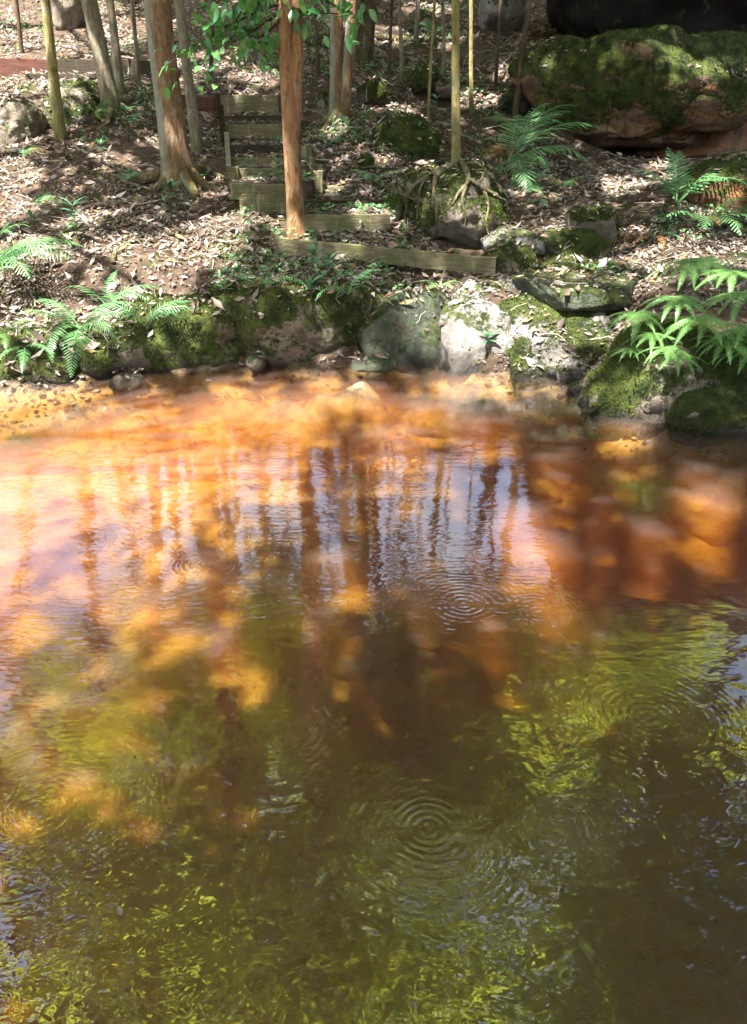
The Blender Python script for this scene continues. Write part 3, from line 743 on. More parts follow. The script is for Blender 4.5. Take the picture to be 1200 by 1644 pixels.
def tree(name, label, base, top, r0, H, mat, seed, crown_from=.5, nl=7, spread=2.6, per=60, canopy='canopy', flare=.5, group=None, twin=None, roots=0, sides=18, cl=.27, bend=.25, toward=None):
    rng = np.random.default_rng(seed)
    base = np.asarray(base, float).copy(); base[2] = Gz(base[0], base[1]) - .12
    d = (np.asarray(top) - base); d = d / d[2]
    d[:2] = np.clip(d[:2], -.35, .35)
    root = thing(name, base, label, 'tree', group)
    n = max(10, int(H / .35)); hs = np.linspace(0, H, n)
    ph = rng.uniform(0, 6, 2)
    def at(h):
        s = h if h < 4 else 4 + (h - 4) * .55
        return np.array([d[0] * s + bend * .12 * math.sin(h * .9 + ph[0]) * min(1, h / 3), d[1] * s + bend * .12 * math.sin(h * .7 + ph[1]) * min(1, h / 3), h])
    def rad(h): return r0 * (1 - .72 * h / H) * (1 + flare * math.exp(-h / .22))
    hs = np.concatenate([np.linspace(0, .6, 7)[:-1], np.linspace(.6, H, n)])
    V, Fs = tube([at(h) for h in hs], [rad(h) for h in hs], sides, seed, .22 if sides > 8 else .1, 4 / max(r0, .03) * .12 + 2)
    if twin:
        ox, s = twin; mb = MB().add(V, Fs)
        pt = [at(h) + np.array([ox * (min(1, .35 + h / 1.6)), -.02, 0]) for h in hs]
        V2, F2 = tube(pt, [rad(h) * s for h in hs], sides, seed + 3, .16, 4)
        trunk = link('trunk', MB().add(V, Fs).mesh('trunk', M[mat]), root)
        link('trunk', MB().add(V2, F2).mesh('trunk', M[mat]), root)
    else:
        trunk = link('trunk', mk_mesh('trunk', V, Fs, M[mat]), root)
    for k in range(roots):
        a = 2 * math.pi * (k + rng.uniform(-.3, .3)) / roots; Lr = rng.uniform(.35, .8)
        pts = []
        for u in np.linspace(0, 1, 7):
            x, y = math.cos(a + .5 * u * rng.normal(0, .5)) * (r0 * .6 + Lr * u), math.sin(a) * (r0 * .6 + Lr * u)
            z = Gz(base[0] + x, base[1] + y) - base[2] + .25 * r0 * 4 * (1 - u) ** 3 - .02 * u
            pts.append((x, y, z))
        V, Fs = tube(pts, np.linspace(r0 * .5, .012, 7), 8, seed + k, .15, 8)
        link('root', mk_mesh('root', V, Fs, M[mat]), root)
    cen, rr = [], []
    for k in range(nl):
        h = H * (crown_from + (1 - crown_from) * (k + .5) / nl); p0 = at(h)
        a = 2.4 * k + rng.uniform(-.4, .4); L = spread * rng.uniform(.7, 1.2) * (1.1 - .5 * (k / nl)); el = rng.uniform(.35, .9)
        if toward is not None:
            a = math.atan2(toward[1] - base[1], toward[0] - base[0]) + rng.uniform(-1.0, 1.0); el = rng.uniform(.05, .5); L = spread * rng.uniform(.5, 1.15)
        dr = np.array([math.cos(a) * math.cos(el), math.sin(a) * math.cos(el), math.sin(el)])
        pts = [p0 + dr * L * u + np.array([0, 0, .15 * L * u * u]) + rng.normal(0, .05, 3) * u for u in np.linspace(0, 1, 5)]
        r1 = rad(h) * .5
        V, Fs = tube(pts, np.linspace(r1, .012, 5), 6)
        link('limb', mk_mesh('limb', V, Fs, M[mat]), trunk)
        for u in ((.55, .8, 1.0) if toward is None else (.35, .6, .8, 1.0)):
            cen.append(base + p0 + dr * L * u + rng.normal(0, .35, 3)); rr.append(rng.uniform(.65, 1.1))
    cen.append(base + at(H)); rr.append(1.0)
    V, Fs = crown_leaves(cen, rr, per, rng, cl)
    link('crown', mk_mesh('crown', V - base, Fs, M[canopy], False), root)
    return root, at, base

# trees in the picture: base pixel, pixel the trunk passes at the top, base distance, trunk width in pixels
def tpx(name, label, b, t, Y, wpx, H, mat, seed, lean=0.0, **kw):
    B, T = P(b[0], b[1], Y), P(t[0], t[1], Y + lean)
    return tree(name, label, B, T, wpx / 2 / scale_at(B), H, mat, seed, **kw)
tpx('slim_tree', 'thin lichen-pale tree in front of the dark wedge boulder at the left', (97, 222), (72, 0), 8.9, 15, 9, 'bark_olive', 101, nl=5, flare=.7, spread=2.0)
tpx('forest_tree', 'mossy grey tree leaning left beside the timber wall', (182, 178), (142, 0), 9.6, 26, 12, 'bark_grey', 102, roots=4, spread=3.0)
tpx('slim_tree', 'thin brown tree just right of the leaning mossy tree', (196, 165), (176, 0), 10.1, 13, 10, 'bark_grey', 103, nl=5)
tpx('forest_tree', 'thick two-tone tree, grey left side and rusty right side, with flared roots', (288, 285), (252, 0), 7.95, 43, 13, 'bark_brown', 104, roots=6, flare=.7, spread=3.4, nl=8, bend=.1)
tpx('slim_tree', 'slim brown tree rising behind the thick two-tone tree', (316, 218), (289, 0), 9.0, 16, 10, 'bark_grey', 105, nl=5)
T6 = tpx('forest_tree', 'orange-brown smooth tree in front of the timber steps with a split second stem', (476, 352), (456, 0), 7.02, 27, 11, 'bark_orange', 106, flare=.4, spread=2.8, bend=.05)
def second_stem(T, r, h0, H, mat):
    root, at, b = T
    hs = np.linspace(h0, H, 26)
    V, Fs = tube([at(h) + np.array([.01 + .085 * min(1, (h - h0) / .8) + .02 * max(0, h - 2), -.005, 0]) for h in hs], [r * (1 - .6 * h / H) for h in hs], 12, 5, .14, 5)
    link('trunk', mk_mesh('trunk', V, Fs, M[mat]), root)
second_stem(T6, .05, .75, 9.0, 'bark_orange')
tpx('forest_tree', 'double trunk tree with spreading roots right of the steps', (541, 192), (541, 0), 9.5, 22, 12, 'bark_brown', 107, roots=6, twin=(.16, .8), spread=3.0, bend=.08)
tpx('forest_tree', 'dark double trunk tree further up the slope at the top centre', (578, 102), (578, 0), 11.2, 18, 12, 'bark_dark', 108, roots=4, twin=(.17, 1.0), spread=3.0, bend=.08)
T9 = tpx('slim_tree', 'slim olive green tree standing on the root covered boulder', (736, 268), (733, 0), 8.1, 14, 10, 'bark_olive', 109, nl=6, flare=.8, bend=.1, roots=0)
tpx('sapling', 'very thin sapling right of the slim olive tree', (760, 142), (756, 0), 10.3, 7, 7, 'bark_olive', 110, nl=4, spread=1.5, sides=8, flare=.2)
tpx('sapling', 'thin dark sapling leaning right beside the cave', (829, 142), (848, 0), 10.1, 10, 8, 'bark_dark', 111, nl=4, spread=1.8, sides=8, flare=.2)
tpx('sapling', 'thin sapling behind the double trunk tree near the rounded mossy rock', (648, 110), (640, 0), 10.6, 7, 7, 'bark_grey', 112, nl=4, spread=1.5, sides=8, flare=.2)
tpx('sapling', 'thin twiggy sapling just left of the rounded mossy rock', (625, 105), (628, 0), 10.9, 5, 6, 'bark_dark', 113, nl=3, spread=1.2, sides=8, flare=.2)
for k, (b, t, Y, w, m, lb) in enumerate([((32, 70), (26, 0), 11.6, 7, 'bark_dark', 'thin dark sapling at the top left above the timber wall'), ((222, 125), (214, 0), 10.4, 7, 'bark_grey', 'thin sapling just left of the thick two-tone tree'), ((336, 128), (342, 0), 10.6, 6, 'bark_dark', 'thin dark sapling behind the leafy branches'),
        ((512, 120), (506, 0), 10.7, 6, 'bark_dark', 'thin sapling between the orange tree and the double trunk tree'), ((688, 160), (697, 0), 9.9, 5, 'bark_olive', 'wispy sapling right of the rounded mossy rock'), ((716, 108), (712, 0), 11.1, 6, 'bark_grey', 'thin grey sapling behind the slim olive tree'), ((797, 118), (803, 0), 10.8, 6, 'bark_dark', 'thin dark sapling left of the one leaning beside the cave'), ((668, 62), (672, 0), 12.2, 7, 'bark_grey', 'thin trunk high on the slope above the fallen pole')]):
    tpx('sapling', lb, b, t, Y, w, 6 + k % 3, m, 130 + k, nl=4, spread=1.5, sides=8, flare=.2)
# trees up the hill and around the pool, seen as reflections and as the shade they cast
rr_ = np.random.default_rng(5)
hilltrees = [(-6.2, 15.8), (-4.3, 16.6), (-2.9, 15.6), (-1.3, 17.2), (0.2, 15.9), (1.3, 17.4), (2.6, 15.9), (4.2, 17.2), (6.2, 16.5), (-5.4, 19.5), (-2.2, 20.3), (1.0, 20.0), (3.6, 20.6), (6.9, 20.1), (-8.3, 18.0), (8.6, 17.9), (-3.6, 23.5), (0.0, 24.0), (4.8, 24.3), (-8, 23.5), (9, 23.5)]
for k, (x, y) in enumerate(hilltrees):
    tree('forest_tree', 'tall forest tree up the slope seen as a dark reflection in the pool', (x, y, 0), (x + rr_.normal(0, .15), y, Gz(x, y) + 1.0), rr_.uniform(.08, .19), rr_.uniform(9, 13), ['bark_dark', 'bark_grey', 'bark_brown'][k % 3], 200 + k, crown_from=.42, nl=10, per=120, spread=2.2, canopy=['canopy', 'canopy_pale'][k % 2], sides=10, group='trees up the slope')
pooltrees = [(-5.6, 5.2, 10), (-5.4, 1.5, 11), (-4.6, -2.2, 11), (-1.6, -3.2, 12), (1.6, -3.0, 11), (5.6, 1.2, 11), (5.8, 4.6, 11), (-6.8, 8.4, 11), (6.6, 7.6, 12), (4.7, -2.6, 11), (-7.6, 12, 12), (-3.2, -5.5, 12), (0.3, -2.3, 5.6), (-2.2, -2.1, 5.6), (2.4, -2.1, 5.6)]  # low trees behind the camera are added to shade the near water
for k, (x, y, H) in enumerate(pooltrees):
    lx, ly = -x * .05, (3 - y) * .03
    tree('forest_tree', 'broad forest tree beside the pool casting dappled shade', (x, y, 0), (x + lx, y + ly, Gz(x, y) + 1.0), rr_.uniform(.12, .2), H, ['bark_grey', 'bark_brown'][k % 2], 300 + k, crown_from=.45, nl=14, per=(58 if H < 8 else 40 if y < -1 else 29), cl=(.22 if y < -1 else .3), spread=(2.5 if H < 8 else 5.0), toward=((x * .4, -1.2) if H < 8 else (0, .2) if y < -1 else (0, 4.5)), canopy=['canopy_pale', 'canopy'][k % 2], sides=10, group='trees around the pool')
for k, (x, y, H, tx, ty) in enumerate([(4.9, 6.2, 8, 2.2, 5.2), (5.6, 9.0, 9, 2.5, 6.5), (4.6, 2.6, 8, 1.8, 4.6), (-5.2, 7.0, 9, -2, 6.5)]):
    tree('forest_tree', ['leaning tree right of the pool whose pale leaves mirror in the near water', 'leafy tree behind the right bank hidden beside the cave', 'low leafy tree at the near right bank overhanging the water', 'leafy tree left of the slope reaching over the far bank'][k], (x, y, 0), (x + (tx - x) * .06, y, Gz(x, y) + 1.0), .13, H, 'bark_grey', 400 + k, crown_from=.42, nl=13, per=45, cl=.3, spread=3.6, toward=(tx, ty), canopy='canopy_pale', sides=10, group='trees around the pool')
print('crown leaves', CROWN_TOTAL[0])

# ------------------------------------------------------------------ leafy branches of the orange tree
leaf_me = {}
def leaf_mesh(key, mat, W=.5, fold=.12, curl=.15, seg=4, point=1.0):
    if key in leaf_me: return leaf_me[key]
    V, Fs = [], []
    for i in range(seg + 1):
        u = i / seg; w = W / 2 * (math.sin(math.pi * min(1, u ** .75)) ** .8 if 0 < u < 1 else 0) + .004
        z = -curl * u * u
        V += [(u, -w, z + fold * w * 2), (u, 0, z), (u, w, z + fold * w * 2)]
    for i in range(seg):
        a = i * 3
        Fs += [(a, a + 3, a + 4, a + 1), (a + 1, a + 4, a + 5, a + 2)]
    leaf_me[key] = mk_mesh('leaf', V, Fs, M[mat]); return leaf_me[key]
def place_leaf(parent, me, pos, direction, up, L, name='leaf'):
    d = np.asarray(direction, float); d /= np.linalg.norm(d)
    b = np.cross(up, d); b /= np.linalg.norm(b) + 1e-9; n = np.cross(d, b)
    o = bpy.data.objects.new(name, me); COL.objects.link(o); o.parent = parent
    o.matrix_local = Matrix(((d[0] * L, b[0] * L, n[0] * L, pos[0]), (d[1] * L, b[1] * L, n[1] * L, pos[1]), (d[2] * L, b[2] * L, n[2] * L, pos[2]), (0, 0, 0, 1)))
    return o
rg = np.random.default_rng(77)
root6, at6, base6 = T6
lm = leaf_mesh('ovate', 'branch_leaf', .52, .15, .18)
for pts, nlv, spr in [([(454, 5), (400, 25), (330, 62), (262, 108)], 43, 26), ([(454, 18), (405, 50), (355, 80), (332, 122)], 43, 26), ([(450, -25), (385, -10), (300, 22)], 43, 30), ([(472, -18), (520, 0), (588, 34)], 43, 22),
                      ([(468, 12), (500, 20), (545, 22)], 20, 22), ([(452, 30), (415, 60), (372, 40)], 43, 34), ([(452, -10), (415, 5), (380, 30), (340, 20)], 43, 32)]:
    Yb = 6.95 + rg.uniform(-.3, .1)
    path = smooth_path([P(x, y, 6.98 + (Yb - 6.98) * i / len(pts)) - base6 for i, (x, y) in enumerate(pts)], 14)
    V, Fs = tube(path, np.linspace(.012, .003, 14), 6)
    br = link('branch', mk_mesh('branch', V, Fs, M['bark_dark']), root6)
    for k in range(nlv):
        u = rg.uniform(.15, 1) if k else 1.0; i = min(int(u * 13), 12); c = path[i] + (path[i + 1] - path[i]) * (u * 13 - i)
        c = c + rg.normal(0, spr / 185 * .55, 3) * np.array([1, .8, 1])
        d = rg.normal(0, 1, 3) + np.array([-.2, -.3, -.7])
        place_leaf(br, lm, c, d, rg.normal(0, .45, 3) + np.array([0, -.35, 1]), rg.uniform(.07, .125))

# ------------------------------------------------------------------ what fallen leaves can lie on
BVH = BVHTree.FromPolygons([tuple(v) for v in np.concatenate(SOLID_V)], SOLID_F)
NGROUND = int(inb.sum())
def hitpx(px, py, lift=0.0):
    d = Vector(ray(px, py)).normalized()
    h = BVH.ray_cast(Vector((0, 0, CAMZ)), d, 40)
    if h[0] is None: return P(px, py, 8)
    return np.array(h[0]) - np.array(d) * lift
def rootpx(parent, off, pts, r0, r1, name='root', mat='root', n=None, lift=.6):
    n = n or max(8, 4 * len(pts))
    dense = smooth_path([(x, y, 0) for x, y in pts], n)
    q = np.array([hitpx(x, y, 0.0) for x, y, _ in dense]); rr = np.linspace(r0, r1, n)
    for _ in range(2): q[1:-1] = (q[:-2] + 2 * q[1:-1] + q[2:]) / 4
    q[:, 2] += rr * lift; q[:, 1] -= rr * lift
    V, Fs = tube(q - off, rr * (1 + .15 * np.random.default_rng(len(pts)).normal(0, 1, n)), 7)
    return link(name, mk_mesh(name, V, Fs, M[mat]), parent)
root9, at9, base9 = T9
for pts, r0, r1 in [([(735, 258), (715, 272), (695, 283), (668, 297), (655, 320), (650, 350), (648, 372)], .032, .012), ([(730, 268), (705, 280), (698, 292), (697, 320), (702, 350), (700, 378)], .026, .008), ([(738, 260), (748, 275), (752, 292), (742, 305), (732, 318), (727, 330)], .028, .007),
                    ([(745, 255), (762, 262), (774, 270), (776, 282), (770, 292)], .016, .006), ([(752, 290), (775, 305), (800, 318), (812, 340), (820, 372)], .022, .008), ([(690, 285), (676, 300), (672, 330), (668, 362)], .018, .006), ([(748, 300), (742, 325), (748, 350), (745, 378)], .016, .006), ([(775, 305), (785, 330), (780, 360), (788, 384)], .016, .005), ([(735, 255), (700, 262), (672, 275), (650, 282)], .02, .006), ([(640, 300), (655, 318), (700, 332), (720, 352)], .010, .004)]:
    rootpx(root9, base9, pts, r0, r1)
for nm, lb, pts, r0, r1 in [('fallen_branch', 'pale curved root arching out of the sunlit litter at the left', [(183, 424), (186, 404), (200, 394), (226, 386)], .02, .012), ('fallen_branch', 'thin fallen branch lying across the litter left of the bottom plank', [(360, 390), (395, 372), (430, 357), (458, 353)], .012, .007),
                            ('fallen_branch', 'thin pale stick on the litter near the left edge', [(36, 380), (52, 385), (66, 402), (90, 412)], .011, .005), ('fallen_branch', 'short fallen log on the slope below the long mossy boulder', [(562, 272), (590, 270), (612, 270)], .022, .016),
                            ('fallen_branch', 'bent grey stick left of the thick two-tone tree base', [(140, 278), (180, 268), (215, 256), (240, 252)], .010, .005), ('fallen_branch', 'long dead stick leaning down the slope below the fallen pole', [(690, 95), (660, 120), (640, 145), (628, 172)], .012, .005),
                            ('fallen_branch', 'crooked root running from the thick two-tone tree toward the steps', [(300, 275), (325, 268), (345, 280), (366, 288)], .035, .012), ('fallen_branch', 'mossy root hanging down beside the upper steps', [(548, 214), (520, 222), (508, 236), (512, 258), (525, 275)], .018, .006), ('fallen_branch', 'thin root drooping over the bank below the bottom plank', [(598, 455), (596, 490), (588, 510), (594, 535)], .007, .004)]:
    p = hitpx(*pts[0]); e = thing(nm, p, lb, 'branch'); rootpx(e, p, pts, r0, r1, 'stem')
pa, pb = P(476, 58, 12.1), P(728, 62, 12.4)
pole = thing('fallen_pole', pa, 'long pale fallen pole lying level across the slope at the top centre', 'log')
V, Fs = tube(smooth_path([pa - pa, (pb - pa) * .3 + np.array([0, 0, .03]), (pb - pa) * .7 + np.array([0, 0, -.02]), pb - pa], 16), np.linspace(.045, .03, 16), 10, 4, .12, 5)
link('stem', mk_mesh('stem', V, Fs, M['root']), pole)

# ------------------------------------------------------------------ leaf litter and twigs
rl = np.random.default_rng(21)
def litter(n, ylo, yhi, seed, zlo=.015, zhi=99):
    rg = np.random.default_rng(seed)
    Y = rg.uniform(ylo, yhi, n); X = rg.uniform(-1, 1, n) * (Y * .53 + .5)
    z0 = G(np.column_stack([X, Y]), False)
    pos, nrm = [], []
    keep = rg.random(n)
    dens = fbm(np.column_stack([X * 1.4, Y * 1.4, np.zeros(n)]), 3, 5)
    for i in range(n):
        if keep[i] > .70 + 1.35 * dens[i]: continue
        h = BVH.ray_cast(Vector((X[i], Y[i], z0[i] + .9)), Vector((0, 0, -1)), 3)
        if h[0] is None or h[0].z < zlo or h[0].z > zhi or h[1].z < .35: continue
        if h[2] >= NGROUND and keep[i] > .28 and not any(a <= h[2] < b for a, b in TREAD): continue
        pos.append(h[0]); nrm.append(h[1])
    return np.array(pos), np.array(nrm), rg
def litter_mesh(pos, nrm, rg, L):
    n = len(pos)
    az = rg.uniform(0, 2 * np.pi, n)
    u = nrm + rg.normal(0, .42, (n, 3)); u /= np.linalg.norm(u, axis=1, keepdims=True)
    t = np.column_stack([np.cos(az), np.sin(az), rg.normal(0, .2, n)]); t -= u * (t * u).sum(1, keepdims=True); t /= np.linalg.norm(t, axis=1, keepdims=True)
    b = np.cross(u, t); L = L[:, None]; W = L * rg.uniform(.22, .5, (n, 1)); c = rg.uniform(-.1, .3, (n, 1)) * L
    p = pos + nrm * .008 + np.array([0, 0, 1]) * rg.uniform(0, .022, (n, 1))
    V = np.stack([p - t * L / 2 + u * c * .5, p + b * W / 2 + u * W * .22, p + t * L / 2 + u * c, p - b * W / 2 + u * W * .22, p], 1).reshape(-1, 3)
    k = np.arange(n)[:, None] * 5
    return V, np.concatenate([k + np.array([q]) for q in ((0, 1, 4), (4, 1, 2), (0, 4, 3), (4, 2, 3))])
LV, LF, nn = [], [], 0
for n, a, b, sd_, l0, l1 in [(42000, 5.2, 8.0, 1, .025, .078), (40000, 8.0, 11.0, 2, .03, .085), (32000, 11.0, 15.0, 3, .045, .10)]:
    pos, nrm, rg = litter(n, a, b, sd_)
    V, Fs = litter_mesh(pos, nrm, rg, np.clip(rg.lognormal(math.log(l0 * .45 + l1 * .35), .5, len(pos)), .014, l1 * 1.7))
    LV.append(V); LF.append(Fs + nn); nn += len(V)
tag(link('leaf_litter', mk_mesh('leaf_litter', np.concatenate(LV), np.concatenate(LF), M['litter'], False)), 'dry brown and pale fallen leaves covering the slope', 'leaf litter', kind='stuff')
pos, nrm, rg = litter(4600, 5.2, 13.5, 9)
mb = MB()
for p, nv in zip(pos, nrm):
    a = rg.uniform(0, 6.28); L = rg.uniform(.06, .3) * (1.8 if rg.random() < .12 else 1); d = np.array([math.cos(a), math.sin(a), 0]); d -= nv * (d @ nv); d[2] += rg.normal(0, .15)
    q = [p + d * L * (u - .5) + np.array([0, 0, .02]) + rg.normal(0, .012, 3) for u in (0, .35, .7, 1)]
    r = rg.uniform(.0015, .005)
    mb.add(*tube(q, [r, r, r * .8, r * .5], 4, cap=False))
tag(link('fallen_twigs', mb.mesh('fallen_twigs', M['twig'])), 'thin dry twigs scattered among the fallen leaves', 'twigs', kind='stuff')
pos, nrm, rg = litter(5200, 4.1, 6.2, 31, -.4, .03)
V, Fs = litter_mesh(pos, nrm, rg, rg.uniform(.025, .075, len(pos)))
tag(link('sunken_leaves', mk_mesh('sunken_leaves', V, Fs, M['litter'], False)), 'brown sunken leaves lying on the shallow bed along the far bank', 'leaf litter', kind='stuff')
pos, nrm, rg = litter(2600, 4.3, 6.3, 33, -.16, .10)
iv, ifc = ico(1); mb = MB()
for p in pos:
    r = rg.uniform(.006, .026); mb.add(p + iv * r * rg.uniform(.6, 1.2, 3) * (1 + .25 * rg.normal(0, 1, (len(iv), 1))), ifc)
me = mb.mesh('shore_pebbles', M['rock']); tag(link('shore_pebbles', me), 'small dark pebbles and crumbs along the waterline of the far bank', 'pebbles', kind='stuff')
def cover(n, seed, ylo, yhi):
    pos, nrm, rg = litter(n, ylo, yhi, seed)
    d = fbm(pos * np.array([1.1, 1.1, 0]) + 40, 3, 77); pos = pos[d > .16]
    m = len(pos); pp = np.repeat(pos, 5, 0) + rg.normal(0, .035, (m * 5, 3)); pp[:, 2] = np.repeat(pos[:, 2], 5) + rg.uniform(.015, .09, m * 5)
    return leaf2(pp, rg, rg.uniform(.03, .075, m * 5), rg.uniform(.012, .028, m * 5), .6)
V1, F1 = cover(7000, 51, 5.6, 14)
tag(link('ground_cover', mk_mesh('ground_cover', V1, F1, M['fern'], False)), 'low green leaves sprouting in patches through the litter', 'ground cover', kind='stuff')
n = 220
fx = [wp(px, py) for px, py in zip(rl.uniform(0, 1200, n), rl.uniform(640, 1640, n))]
pos = np.array([(x, y, .003) for x, y in fx]); V, Fs = leaf2(pos, rl, rl.uniform(.003, .011, n), rl.uniform(.003, .007, n), .05)
V[:, 2] = .002 + np.abs(V[:, 2] - .003) * .3
tag(link('floating_specks', mk_mesh('floating_specks', V, Fs, M['rock_pale'], False)), 'tiny pale specks floating on the pool', 'debris', kind='stuff')

fl = leaf_mesh('floating', 'litter', .42, .05, .02)
fg = leaf_mesh('floating_green', 'fern_bright', .3, .05, .02)
for k, (px, py, L, lb) in enumerate([(562, 766, .05, 'small yellow green leaf floating in the middle of the pool'), (196, 1473, .03, 'small pale leaf floating at the lower left'), (262, 590, .06, 'dry leaf floating against the left mossy bank'), (432, 588, .06, 'dry leaf floating at the foot of the long mossy bank'), (705, 592, .07, 'dry leaf floating under the pale boulder'), (1010, 655, .07, 'dry leaf floating off the right bank'), (330, 612, .05, 'curled leaf drifting in the amber shallows'), (960, 690, .05, 'dry leaf drifting near the right bank sprig'), (150, 640, .05, 'dry leaf drifting off the left bank')]):
    x, y = wp(px, py)
    o = place_leaf(None, fg if k == 0 else fl, (x, y, .006), (math.cos(k * 2.1), math.sin(k * 2.1), .02), (0, 0, 1), L, 'floating_leaf')
    tag(o, lb, 'leaf', 'leaves floating on the pool')
# ------------------------------------------------------------------ ferns and seedlings
def frond_mesh(key, L, npair, wid, e0, droop, mat, pw=.75, sweep=.35, bare=.18, seed=0):
    rg = np.random.default_rng(seed); mb = MB(); n = 22
    el = e0; p = np.zeros(3); path = [p.copy()]; els = [el]
    for i in range(n):
        el = e0 - droop * ((i + 1) / n) ** 1.3
        p = p + np.array([math.cos(el), 0, math.sin(el)]) * L / n; path.append(p.copy()); els.append(el)
    path = np.array(path)
    mb.add(*tube(path, np.linspace(L * .009, L * .002, n + 1), 5, cap=False))
    for k in range(npair):
        s = bare + (1 - bare) * (k + .5) / npair; i = min(int(s * n), n - 1); c = path[i] + (path[i + 1] - path[i]) * (s * n - i)
        t = (path[i + 1] - path[i]); t /= np.linalg.norm(t); up = np.array([-t[2], 0, t[0]])
        q = (s - bare) / (1 - bare); prof = (min(1, (q + .12) / .3)) ** .6 * (1 - q) ** .75 + .03
        for sd_ in (-1, 1):
            l = wid * prof * rg.uniform(.88, 1.1); w = pw * L * (1 - bare) / npair * .5
            d = np.array([0, sd_, 0]) * (1 - sweep * .3) + t * (sweep + .5 * q) + up * rg.normal(-.05, .12); d /= np.linalg.norm(d)
            dn = -up * .22 * l
            V = [c - t * w * .5, c + t * w * .5, c + d * l * .5 + t * w * .62 + dn * .3, c + d * l * .5 - t * w * .62 + dn * .3, c + d * l * .8 + t * w * .35 + dn * .7, c + d * l * .8 - t * w * .35 + dn * .7, c + d * l + dn]
            mb.add(V, [(0, 1, 2, 3), (3, 2, 4, 5), (5, 4, 6)])
    return mb.mesh('frond', M[mat], False)
FR = {}
def frond(L, wid, npair, e0, droop, mat, **kw):
    k = (L, wid, npair, round(e0, 1), round(droop, 1), mat)
    if k not in FR: FR[k] = frond_mesh(k, L, npair, wid, e0, droop, mat, seed=len(FR), **kw)
    return FR[k]
FS = 1.2
def fern(label, px, py, fronds, mat='fern', wid=.13, npair=26, group=None, Y=None, name='fern'):
    p = hitpx(px, py) if Y is None else P(px, py, Y)
    if Y is None: p = p + np.array([0, -.03, .06])
    e = thing(name, p - np.array([0, 0, .02]), label, 'fern', group)
    for i, fr in enumerate(fronds):
        az, L, e0, dr = fr[:4]; L = round(L * FS, 3); m = fr[4] if len(fr) > 4 else ('fern_dry' if random.random() < .04 else mat)
        o = link('frond', frond(L, wid * L / .5, npair, math.radians(e0), math.radians(dr), m), e)
        o.rotation_euler = (random.uniform(-.3, .3), 0, math.radians(az))
    return e
fern('large pale green fern arching in from the left edge above the bank', -12, 462, [(-8, .74, 58, 95), (12, .7, 58, 85), (-40, .62, 55, 100), (35, .55, 65, 80), (-70, .6, 50, 105), (-25, .62, 68, 105), (-100, .5, 55, 100)], wid=.17, npair=24)
fern('fern hanging over the water at the left bank with a frond touching the pool', 135, 538, [(-80, .50, 25, 110), (-105, .46, 40, 125), (175, .42, 45, 70), (150, .4, 60, 80), (5, .42, 50, 90), (25, .4, 62, 90), (-40, .44, 45, 100)], wid=.12, npair=24)
fern('feathery fern on the litter above the hanging bank fern', 175, 500, [(170, .34, 55, 80), (20, .42, 50, 80), (-20, .38, 50, 90), (80, .32, 65, 60), (-60, .34, 55, 90)], wid=.11, npair=18)
fern('low fern on the mossy bank top catching sun', 235, 530, [(0, .4, 50, 80), (-30, .36, 50, 90), (40, .36, 55, 80), (160, .34, 55, 80)], wid=.11, npair=18)
fern('yellow green fern tuft low at the left edge of the water', 8, 545, [(-20, .26, 40, 90, 'fern_bright'), (-60, .24, 30, 90, 'fern_bright'), (20, .24, 50, 80, 'fern_bright'), (-100, .22, 40, 80)], wid=.12, npair=16)
fern('small dark fern over the waterline left of the hanging fern', 45, 565, [(-70, .26, 10, 70), (-30, .26, 30, 80), (-120, .24, 20, 80)], wid=.10, npair=18)
fern('small fern at the left edge on the shaded litter', 5, 385, [(0, .24, 50, 80), (-40, .22, 40, 80), (50, .2, 60, 70)], wid=.10, npair=14)
fern('tall dark fern with drooping fronds in front of the cave', 815, 262, [(-60, .62, 35, 85), (-110, .62, 50, 90), (-20, .75, 40, 80), (75, .62, 70, 60), (20, .85, 65, 70), (-85, .75, 25, 85), (-5, .9, 55, 75)], wid=.19, npair=24, Y=9.0)
fern('arching fern higher up beside the huge mossy boulder', 838, 225, [(-10, .6, 70, 80), (-50, .5, 60, 90), (40, .55, 75, 80), (170, .45, 65, 80)], wid=.15, npair=22, Y=9.3)
fern('drooping bright fern frond below the tall dark fern', 838, 285, [(-90, .5, 5, 70), (-60, .4, 15, 80), (-120, .36, 15, 80), (-30, .4, 30, 80)], wid=.17, npair=16, Y=8.7)
fern('sunlit fern clump growing on the rock at the right', 1085, 335, [(-60, .52, 62, 90), (-100, .5, 65, 95), (-140, .5, 58, 80), (60, .5, 78, 60), (10, .52, 65, 70), (-30, .55, 60, 95), (100, .48, 78, 50), (170, .46, 65, 70)], wid=.15, npair=16, mat='fern')
fern('white-lit drooping fern with one orange dead frond at the right', 1125, 372, [(-75, .46, 40, 90), (-110, .42, 45, 90), (-40, .46, 45, 90), (20, .42, 50, 80), (-90, .32, 50, 90, 'fern_dry'), (-150, .42, 45, 70)], wid=.17, npair=14)
fern('thin fern hanging above the orange rock at the right edge', 1205, 335, [(-150, .4, 30, 80), (-120, .36, 20, 80), (-90, .34, 10, 70)], wid=.14, npair=16)
fern('withered straw-coloured fern clump left of the white-lit fern', 1050, 385, [(-90, .26, 20, 90, 'fern_dry'), (-150, .26, 20, 80, 'fern_dry'), (-50, .26, 30, 90), (170, .24, 30, 80, 'fern_dry')], wid=.12, npair=14)
fern('small fern low on the litter right of the slim olive tree base', 770, 240, [(0, .3, 50, 80), (-60, .28, 45, 80), (160, .28, 50, 80)], wid=.10, npair=16)
fern('tiny fern in the crack above the grey green slab', 705, 470, [(-60, .16, 50, 90, 'fern_bright'), (-120, .16, 50, 90, 'fern_bright'), (0, .15, 50, 80, 'fern_bright'), (170, .15, 50, 80)], wid=.16, npair=10)
